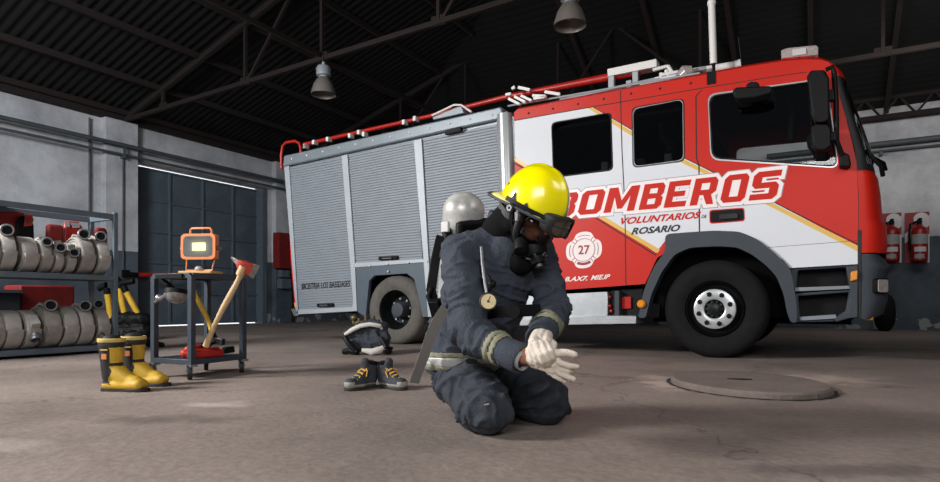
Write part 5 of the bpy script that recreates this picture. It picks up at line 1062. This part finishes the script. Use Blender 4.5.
def sleeve(a, c_, t0, t1, r): return lambda p: (lambda q: t0 < q[0] < t1 and q[1] < r)(seg(p, a, c_))
for a, c_ in ((elN, wrN), (elF, wrF)):
    k = .0
    hug('sleeve_tape', jacket, sleeve(a, c_, .56, .68, .13), 'reflyellow', .0012); hug('sleeve_tape', jacket, sleeve(a, c_, .70, .80, .13), 'reflyellow', .0012)
ax_t = (chest-pel).normalized()
def hemband(z0, z1): 
    def f(p):
        q = p-pel; return z0 < p.z+.10*q.dot(FW)*0 < z1 and q.length < .36 and seg(p, elN, wrN)[1] > .1 and seg(p, elF, wrF)[1] > .1
    return f
hug('hem_tape', jacket, hemband(.318, .342), 'reflyellow', .0015); hug('hem_tape', jacket, hemband(.278, .318), 'reflsilver', .0015); hug('hem_tape', jacket, hemband(.254, .278), 'reflyellow', .0015)
# cuffs
for a, c_ in ((elN, wrN), (elF, wrF)):
    d = (c_-a).normalized(); b = MB(); b.lathe([(.05, -.03), (.06, -.02), (.06, .045), (.054, .055), (.046, .05), (.044, .0)], c_-d*.0, d, 32, cap=False); part('cuff', b, 'turnout', jacket)
    b = MB(); b.lathe([(.042, 0), (.04, .065), (.036, .065), (.034, 0)], c_, d, 28, cap=False); part('inner_cuff', b, 'reflsilver', jacket)
# collar
b = MB(); cn = nb+UP*.05+FW*.02; b.lathe([(.105, -.03), (.1, .03), (.098, .075), (.088, .078), (.086, .0)], cn-UP*.02, UP+FW*.35, 36, cap=False, sc=(1.05, 1)); part('collar', b, 'turnout', jacket)
b = MB()
for (px, py, Z) in ((501.5, 212, 2.56),): b.box((-.018, -.003, -.006), (.018, .003, .006), at=W(px, py, Z))
# trousers
b = MB()
for h, k_, f_, s in ((hipN, knN, ftN, 1), (hipF, knF, ftF, -1)):
    b.capsule(h-UP*.02, .115, k_+UP*.01, .112); b.capsule(k_, .105, f_, .075); b.capsule(h-UP*.06, .11, k_+UP*.0-FW*.06, .105)
b.capsule(pel-UP*.04, .14, hipN, .11); b.capsule(pel-UP*.04, .14, hipF, .11)
ft = cloth([(hipN, knN, .11, 1, .9), (knN, ftN, .09, 1, 1), (hipF, knF, .11, 1, .9), (knF, ftF, .09, 1, 1)], .021, 9, 15, 6)
def tw(p): w = ft(p); return w if p.z > .05 else min(w, 0)*.3
trousers = blob('trousers', b, .0085, 'turnoutdark', ff, 3, tw)
for v in trousers.data.vertices: v.co.z = max(v.co.z, .004)
b = MB(); p = W(486, 408, 2.47)
part('knee_stitching', MB().tube([W(484, 405, 2.462), W(489, 404, 2.462)], .003, 6), 'labelgrey', trousers)
for f_, k_ in ((ftN, knN), (ftF, knF)):
    d = (f_-k_).normalized(); b = MB(); b.capsule(f_-UP*.0, .055, f_+d*.1-UP*.02, .05); b.capsule(f_+d*.1-UP*.02, .05, f_+d*.13+UP*.1, .04); blob('boot', b, .012, 'boot', ff, 3)
# gloves: palm and five fingers each
def chain(b, pts, r):
    for i in range(len(pts)-1): b.capsule(pts[i], r[i] if isinstance(r, list) else r, pts[i+1], r[i+1] if isinstance(r, list) else r, 12)
b = MB()
chain(b, [W(533, 352, 2.27), W(552, 357, 2.235)], [.03, .022]); chain(b, [W(533, 358, 2.27), W(553, 364, 2.235)], [.03, .022]); chain(b, [W(534, 362, 2.28), W(552, 369, 2.24)], [.024, .019])
chain(b, [W(545, 353, 2.235), W(556, 353, 2.215), W(566, 352.5, 2.205), W(574.5, 354.5, 2.2)], [.018, .0155, .014, .0125])            # thumb on top
chain(b, [W(552, 358, 2.235), W(562, 363.5, 2.21), W(570, 366, 2.205), W(577, 366.5, 2.21)], [.016, .0125, .0115, .010])
chain(b, [W(553, 363, 2.24), W(561, 368.5, 2.225), W(568, 370.5, 2.22), W(574, 370, 2.235)], [.016, .0125, .0115, .010])
chain(b, [W(552, 367, 2.24), W(560, 373, 2.23), W(567, 376.5, 2.225), W(573.5, 379, 2.225)], [.016, .0125, .0115, .010])
chain(b, [W(549, 370, 2.25), W(555, 375.5, 2.245), W(560, 378.5, 2.245), W(565, 381, 2.25)], [.015, .0115, .0105, .0095])
gr = blob('glove', b, .0036, 'glove', ff, 3, folds(.0012, (90, 90, 90)), 'cream glove being pulled on, fingers pointing right')
b = MB()
chain(b, [W(543, 333, 2.42), W(539, 341, 2.3)], [.03, .025]); chain(b, [W(547, 334, 2.42), W(546, 341, 2.29)], [.026, .02]); chain(b, [W(538, 335, 2.38), W(533.5, 342, 2.27)], [.026, .021])
for k, (p0, p1, p2, p3) in enumerate(((( 545, 342, 2.24), (551, 351, 2.19), (553, 357, 2.195), (553, 361, 2.215)), ((540.5, 343, 2.225), (546, 353, 2.185), (548, 359.5, 2.19), (549, 364.5, 2.215)), ((535.5, 344, 2.22), (540.5, 355, 2.19), (542.5, 361.5, 2.195), (544, 366.5, 2.22)), ((531, 345.5, 2.225), (535, 356, 2.205), (536.5, 361, 2.205), (538, 366, 2.225)))):
    chain(b, [W(*p0), W(*p1), W(*p2), W(*p3)], [.0135, .011, .0102, .0092])
chain(b, [W(549, 341, 2.34), W(554, 344, 2.3), W(553, 350, 2.27), W(549, 353, 2.25)], [.015, .0135, .012, .0105])
gl = blob('glove', b, .0036, 'glove', ff, 3, folds(.0012, (90, 90, 90), 3), 'cream glove gripping the other wrist')
for s_, pts in ((gr, ((546, 353.5), (548, 362), (549, 368))),):
    pass
# hood, mask
b = MB(); b.ball(HL(-.03, 0, .02), (.1, .098, .125), rot=HR); b.capsule(HL(-.045, 0, -.06), .085, nb, .092); b.capsule(HL(-.05, -.03, -.06), .08, nb+RT*.03+UP*.03, .085); b.capsule(HL(.0, .06, -.08), .05, HL(-.02, -.06, -.08), .05); b.capsule(HL(.01, 0, -.13), .055, nb+FW*.05, .08); b.capsule(nb, .08, nb+FW*.1-UP*.1, .07)
blob('hood', b, .009, 'hood', ff, 3)
mask = MB(); n_ = 28; rim = [HL(.03+.028*math.cos(t)*0, .094*math.cos(t), -.055+.105*math.sin(t)) for t in [2*PI*i/n_ for i in range(n_)]]
mask.tube(rim, .016, 10, closed=True); mk_ = part('face_mask', mask, 'rubber', ff)
vs = []; fs = []; m_ = 8
for j in range(m_+1):
    a = PI/2*j/m_
    for i in range(n_): t = 2*PI*i/n_; vs.append(HL(.032+.112*math.sin(a), .092*math.cos(t)*math.cos(a)**.8, -.055+.103*math.sin(t)*math.cos(a)**.8-.02*math.sin(a)))
for j in range(m_):
    for i in range(n_): fs.append((j*n_+i, j*n_+(i+1) % n_, (j+1)*n_+(i+1) % n_, (j+1)*n_+i))
b = MB(); b.add(vs, fs); part('visor', b, 'visor', mk_, angle=180)
b = MB(); rd = (hf*.75-hu*.66).normalized(); rc0 = HL(.085, 0, -.135); b.lathe([(.055, 0), (.058, .02), (.05, .05), (.034, .058), (.03, .085), (.01, .09)], rc0, rd, 28); part('regulator', b, 'black', mk_)
b = MB()
for k in range(6): a = PI*2*k/6; v1 = rd.orthogonal().normalized(); v2 = rd.cross(v1); q = v1*math.cos(a)+v2*math.sin(a); b.bar(rc0+rd*.07+q*.012, rc0+rd*.052+q*.048, .009, .008, rd)
b.lathe([(.014, .088), (.012, .1)], rc0, rd, 12); part('regulator_spokes', b, 'coupling', mk_)
for s in (-1, 1):
    b = MB(); q = HL(.07, s*.062, -.15); b.lathe([(.032, -.02), (.035, 0), (.03, .035), (.015, .04)], q, (rd-hl_*(-s)*.6), 20); part('side_port', b, 'black', mk_)
for u_, z_ in ((.03, -.02), (-.06, -.07)):
    b = MB(); b.ribbon([HL(.03, -.095, u_), HL(-.03, -.115, u_), HL(-.1, -.095, u_+.02), HL(-.125, 0, u_+.03), HL(-.1, .095, u_+.02), HL(.03, .1, u_)], tuple(hu), .025, .004); part('mask_strap', b, 'rubber', mk_)
# helmet
hel = bpy.data.objects.new('helmet_tmp', None); bpy.data.objects.remove(hel)
A_, B_, C_ = .158, .130, .182; n_ = 56; m_ = 16; vs = []; fs = []
for j in range(m_+1):
    a = PI/2*j/m_
    for i in range(n_):
        t = 2*PI*i/n_; ca = math.cos(a)**.86; f_, l_, u_ = A_*math.cos(t)*ca, B_*math.sin(t)*ca, C_*math.sin(a)**.95
        k = 1+.05*math.exp(-((l_/.017)**2))*(1 if u_ > .045 else max(0, (u_-.015)/.03)); u_ += (u_ > .05)*0
        vs.append(HL(f_*(k if abs(f_) > .02 else 1), l_, u_*k+.012*(f_ < 0)*0))
for j in range(m_):
    for i in range(n_): fs.append((j*n_+i, j*n_+(i+1) % n_, (j+1)*n_+(i+1) % n_, (j+1)*n_+i))
b = MB(); b.add(vs, fs); helmet = part('helmet', b, 'helmet', ff, angle=70); s = helmet.modifiers.new('s', 'SOLIDIFY'); s.thickness = .004; s.offset = -1
def brim(t, k): w = .016+.042*max(0, -math.cos(t))**1.5+.012*max(0, math.cos(t))**3; drop = .012+.018*max(0, -math.cos(t)); return HL((A_+w*k)*math.cos(t), (B_+w*k*.9)*math.sin(t), -drop*k+.004)
vs = [brim(2*PI*i/n_, k) for k in (-.15, .5, 1) for i in range(n_)]; b = MB(); b.add(vs, [(j*n_+i, j*n_+(i+1) % n_, (j+1)*n_+(i+1) % n_, (j+1)*n_+i) for j in range(2) for i in range(n_)])
br = part('brim', b, 'helmetin', helmet, angle=70); s = br.modifiers.new('s', 'SOLIDIFY'); s.thickness = .004
b = MB(); b.tube([brim(2*PI*i/n_, 1.04) for i in range(n_)], .0065, 8, closed=True); part('brim_edging', b, 'darkgrey', helmet)
b = MB(); b.tube([HL(A_*1.045*math.cos(a)**.86, 0, C_*1.045*math.sin(a)**.95) for a in [.2+i*.13 for i in range(10)]], .003, 6); part('crest_scuff', b, 'reflyellow', helmet)
# goggles on the helmet front
gog = MB(); gc = (A_+.022)
def gp(l, u, f=0): x = l/.105; return HL(gc+.012+f-.05*x*x, l, u)
outl = [(-.095, -.01), (-.09, .028), (-.05, .036), (0, .034), (.05, .036), (.09, .028), (.095, -.01), (.085, -.045), (.045, -.056), (0, -.044), (-.045, -.056), (-.085, -.045)]
outl = roundpoly(outl, .02, 3); cx_ = lambda p, k: (p[0]*k, (p[1]+.008)*k-.008)
inn = [cx_(p, .8) for p in outl]; n2 = len(outl)
vs = [gp(*p, -.03) for p in outl]+[gp(*p, .006) for p in outl]+[gp(*p, .01) for p in inn]+[gp(*p, -.004) for p in inn]
gog.add(vs, [(k*n2+i, k*n2+(i+1) % n2, (k+1)*n2+(i+1) % n2, (k+1)*n2+i) for k in range(3) for i in range(n2)]); g = part('goggles', gog, 'rubber', helmet, angle=50)
b = MB(); grid = []; vs = [gp(0, -.008, .0)]+[gp(*cx_(p, k), .0) for k in (.27, .54, .82) for p in outl]; fs = [(0, 1+i, 1+(i+1) % n2) for i in range(n2)]+[(1+k*n2+i, 1+k*n2+(i+1) % n2, 1+(k+1)*n2+(i+1) % n2, 1+(k+1)*n2+i) for k in range(2) for i in range(n2)]
b.add(vs, fs); part('goggle_lens', b, 'goglens', g, angle=180)
b = MB(); b.add([gp(*p, -.029) for p in outl], [tuple(range(n2))]); part('goggle_back', b, 'hood', g)
for s in (-1, 1):
    b = MB(); b.ribbon([gp(s*.09, -.005, -.01)]+[HL((A_+.008)*math.cos(t), s*(B_+.008)*math.sin(t), .004) for t in (.75, 1.0, 1.3, 1.6, 1.9)], tuple(hu), .022, .005); part('goggle_strap', b, 'black', g)
for s in (-1, 1):
    q = HL(.0, s*(B_+.012), -.02); b = MB(); b.lathe([(.022, 0), (.02, .012)], q, hl_*s, 18); part('side_pivot', b, 'black', helmet)
    b = MB(); b.lathe([(.014, .01), (.013, .016), (.006, .016), (.006, .01)], q, hl_*s, 16, cap=False); part('pivot_ring', b, 'coupling', helmet)
    b = MB(); b.bar(HL(.035, s*(B_+.014), -.02), HL(.055, s*(B_+.012), -.055), .018, .014, tuple(hl_)); part('clip', b, 'coupling', helmet, bevel=.004)
    b = MB(); b.add([HL(-.03, s*(B_+.004), .0), HL(.005, s*(B_+.004), .0), HL(-.022, s*(B_-.0), .045)], [(0, 1, 2)]); b.add([HL(.03, s*(B_+.004), .0), HL(.075, s*(B_-.012), .0), HL(.048, s*(B_-.008), .03)], [(0, 1, 2)]); o = part('side_decal', b, 'darkgrey', helmet); s2 = o.modifiers.new('s', 'SOLIDIFY'); s2.thickness = .004; s2.offset = 0
    b = MB(); b.ribbon([HL(-.01, s*(B_-.005), -.02), HL(.0, s*.105, -.08), HL(.03, s*.07, -.14)], tuple(hf), .02, .004); part('chin_strap', b, 'black', helmet)
# breathing set on the back
ct, cb = W(464, 209, 2.93), W(456, 325, 3.14); ca = (ct-cb).normalized()
bp_ = MB(); bp_.bar(cb+FW*.13, ct+FW*.1-ca*.06, .26, .04, tuple(FW)); pack = part('breathing_set', bp_, 'black', ff, bevel=.02)
b = MB(); L_ = (ct-cb).length; R_ = .103; prof = [(.02, -R_*.9), (.07, -R_*.7), (R_, -.02), (R_, 0), (R_, L_-.01)]+[(R_*math.cos(a), L_-.01+R_*.9*math.sin(a)) for a in [PI/2*i/9 for i in range(1, 9)]]+[(.004, L_-.01+R_*.9)]; b.lathe(prof, cb, ca, 48); part('air_cylinder', b, 'cylinder', pack)
b = MB(); b.lathe([(R_+.004, L_*.6), (R_+.004, L_*.6+.05)], cb, ca, 40, cap=False); part('cylinder_strap', b, 'black', pack)
b = MB(); q = cb+ca*L_*.88-FW*.0; b.bar(W(446, 228, 2.86), W(450, 248, 2.84), .05, .03); part('buckle', b, 'black', pack, bevel=.008)
b = MB(); b.box((-.02, -.01, -.025), (.02, .01, .025), at=W(445.5, 227, 2.84)); part('white_tag', b, 'signwhite', pack, bevel=.004)
b = MB(); b.ribbon([W(441, 236, 2.84), W(435, 262, 2.78), W(431, 290, 2.74), W(436, 312, 2.78)], tuple(D(1, .2, 0)), .045, .012); b.tube([W(432, 288, 2.74), W(428, 296, 2.72), W(431, 305, 2.72), W(438, 308, 2.72)], .012, 8); b.bar(W(434, 300, 2.7), W(438, 316, 2.74), .05, .04); part('harness', b, 'black', pack, bevel=.004)
b = MB(); b.ribbon([W(446, 308, 2.68), W(438, 320, 2.67), W(430, 338, 2.66), W(424, 356, 2.66), W(417, 374, 2.68), W(414, 383, 2.69)], tuple(D(1, .3, .35)), .048, .004); part('hanging_strap', b, 'webbing', pack)
b = MB(); b.tube([W(481.5, 247, 2.5), W(482.5, 262, 2.46), W(484.5, 280, 2.43), W(487, 295, 2.41)], .0065, 8); part('gauge_line', b, 'coupling', pack)
gd = D(-.1, -1, .1); gcn = W(488.5, 301.5, 2.4); b = MB(); b.lathe([(.025, -.02), (.036, -.012), (.037, .008), (.033, .012), (.03, .008)], gcn, gd, 36); part('pressure_gauge', b, 'rubber', pack)
b = MB(); b.lathe([(.03, .009), (.002, .0095)], gcn, gd, 28); b2 = part('gauge_dial', b, 'gaugeface', pack)
b = MB(); b.bar(gcn+gd*.011, gcn+gd*.011+UP*.02+D(1, 0, 0)*.008, .003, .001, tuple(gd)); b.lathe([(.006, .01), (.005, .013)], gcn, gd, 12); part('gauge_needle', b, 'blackline', pack)
b = MB(); b.ball(W(492, 284, 2.45), .018); b.tube([W(488, 276, 2.5), W(492, 284, 2.45), W(489, 292, 2.42)], .008, 8); part('gauge_clip', b, 'black', pack)
b = MB(); b.ribbon([W(470, 318, 2.66), W(495, 312, 2.52), W(515, 311, 2.5), W(540, 310, 2.55)], (0, 0, 1), .05, .01); b.lathe([(.03, 0), (.028, .02)], W(513, 311, 2.49), D(0, -1, 0), 18); part('waist_belt', b, 'black', pack)
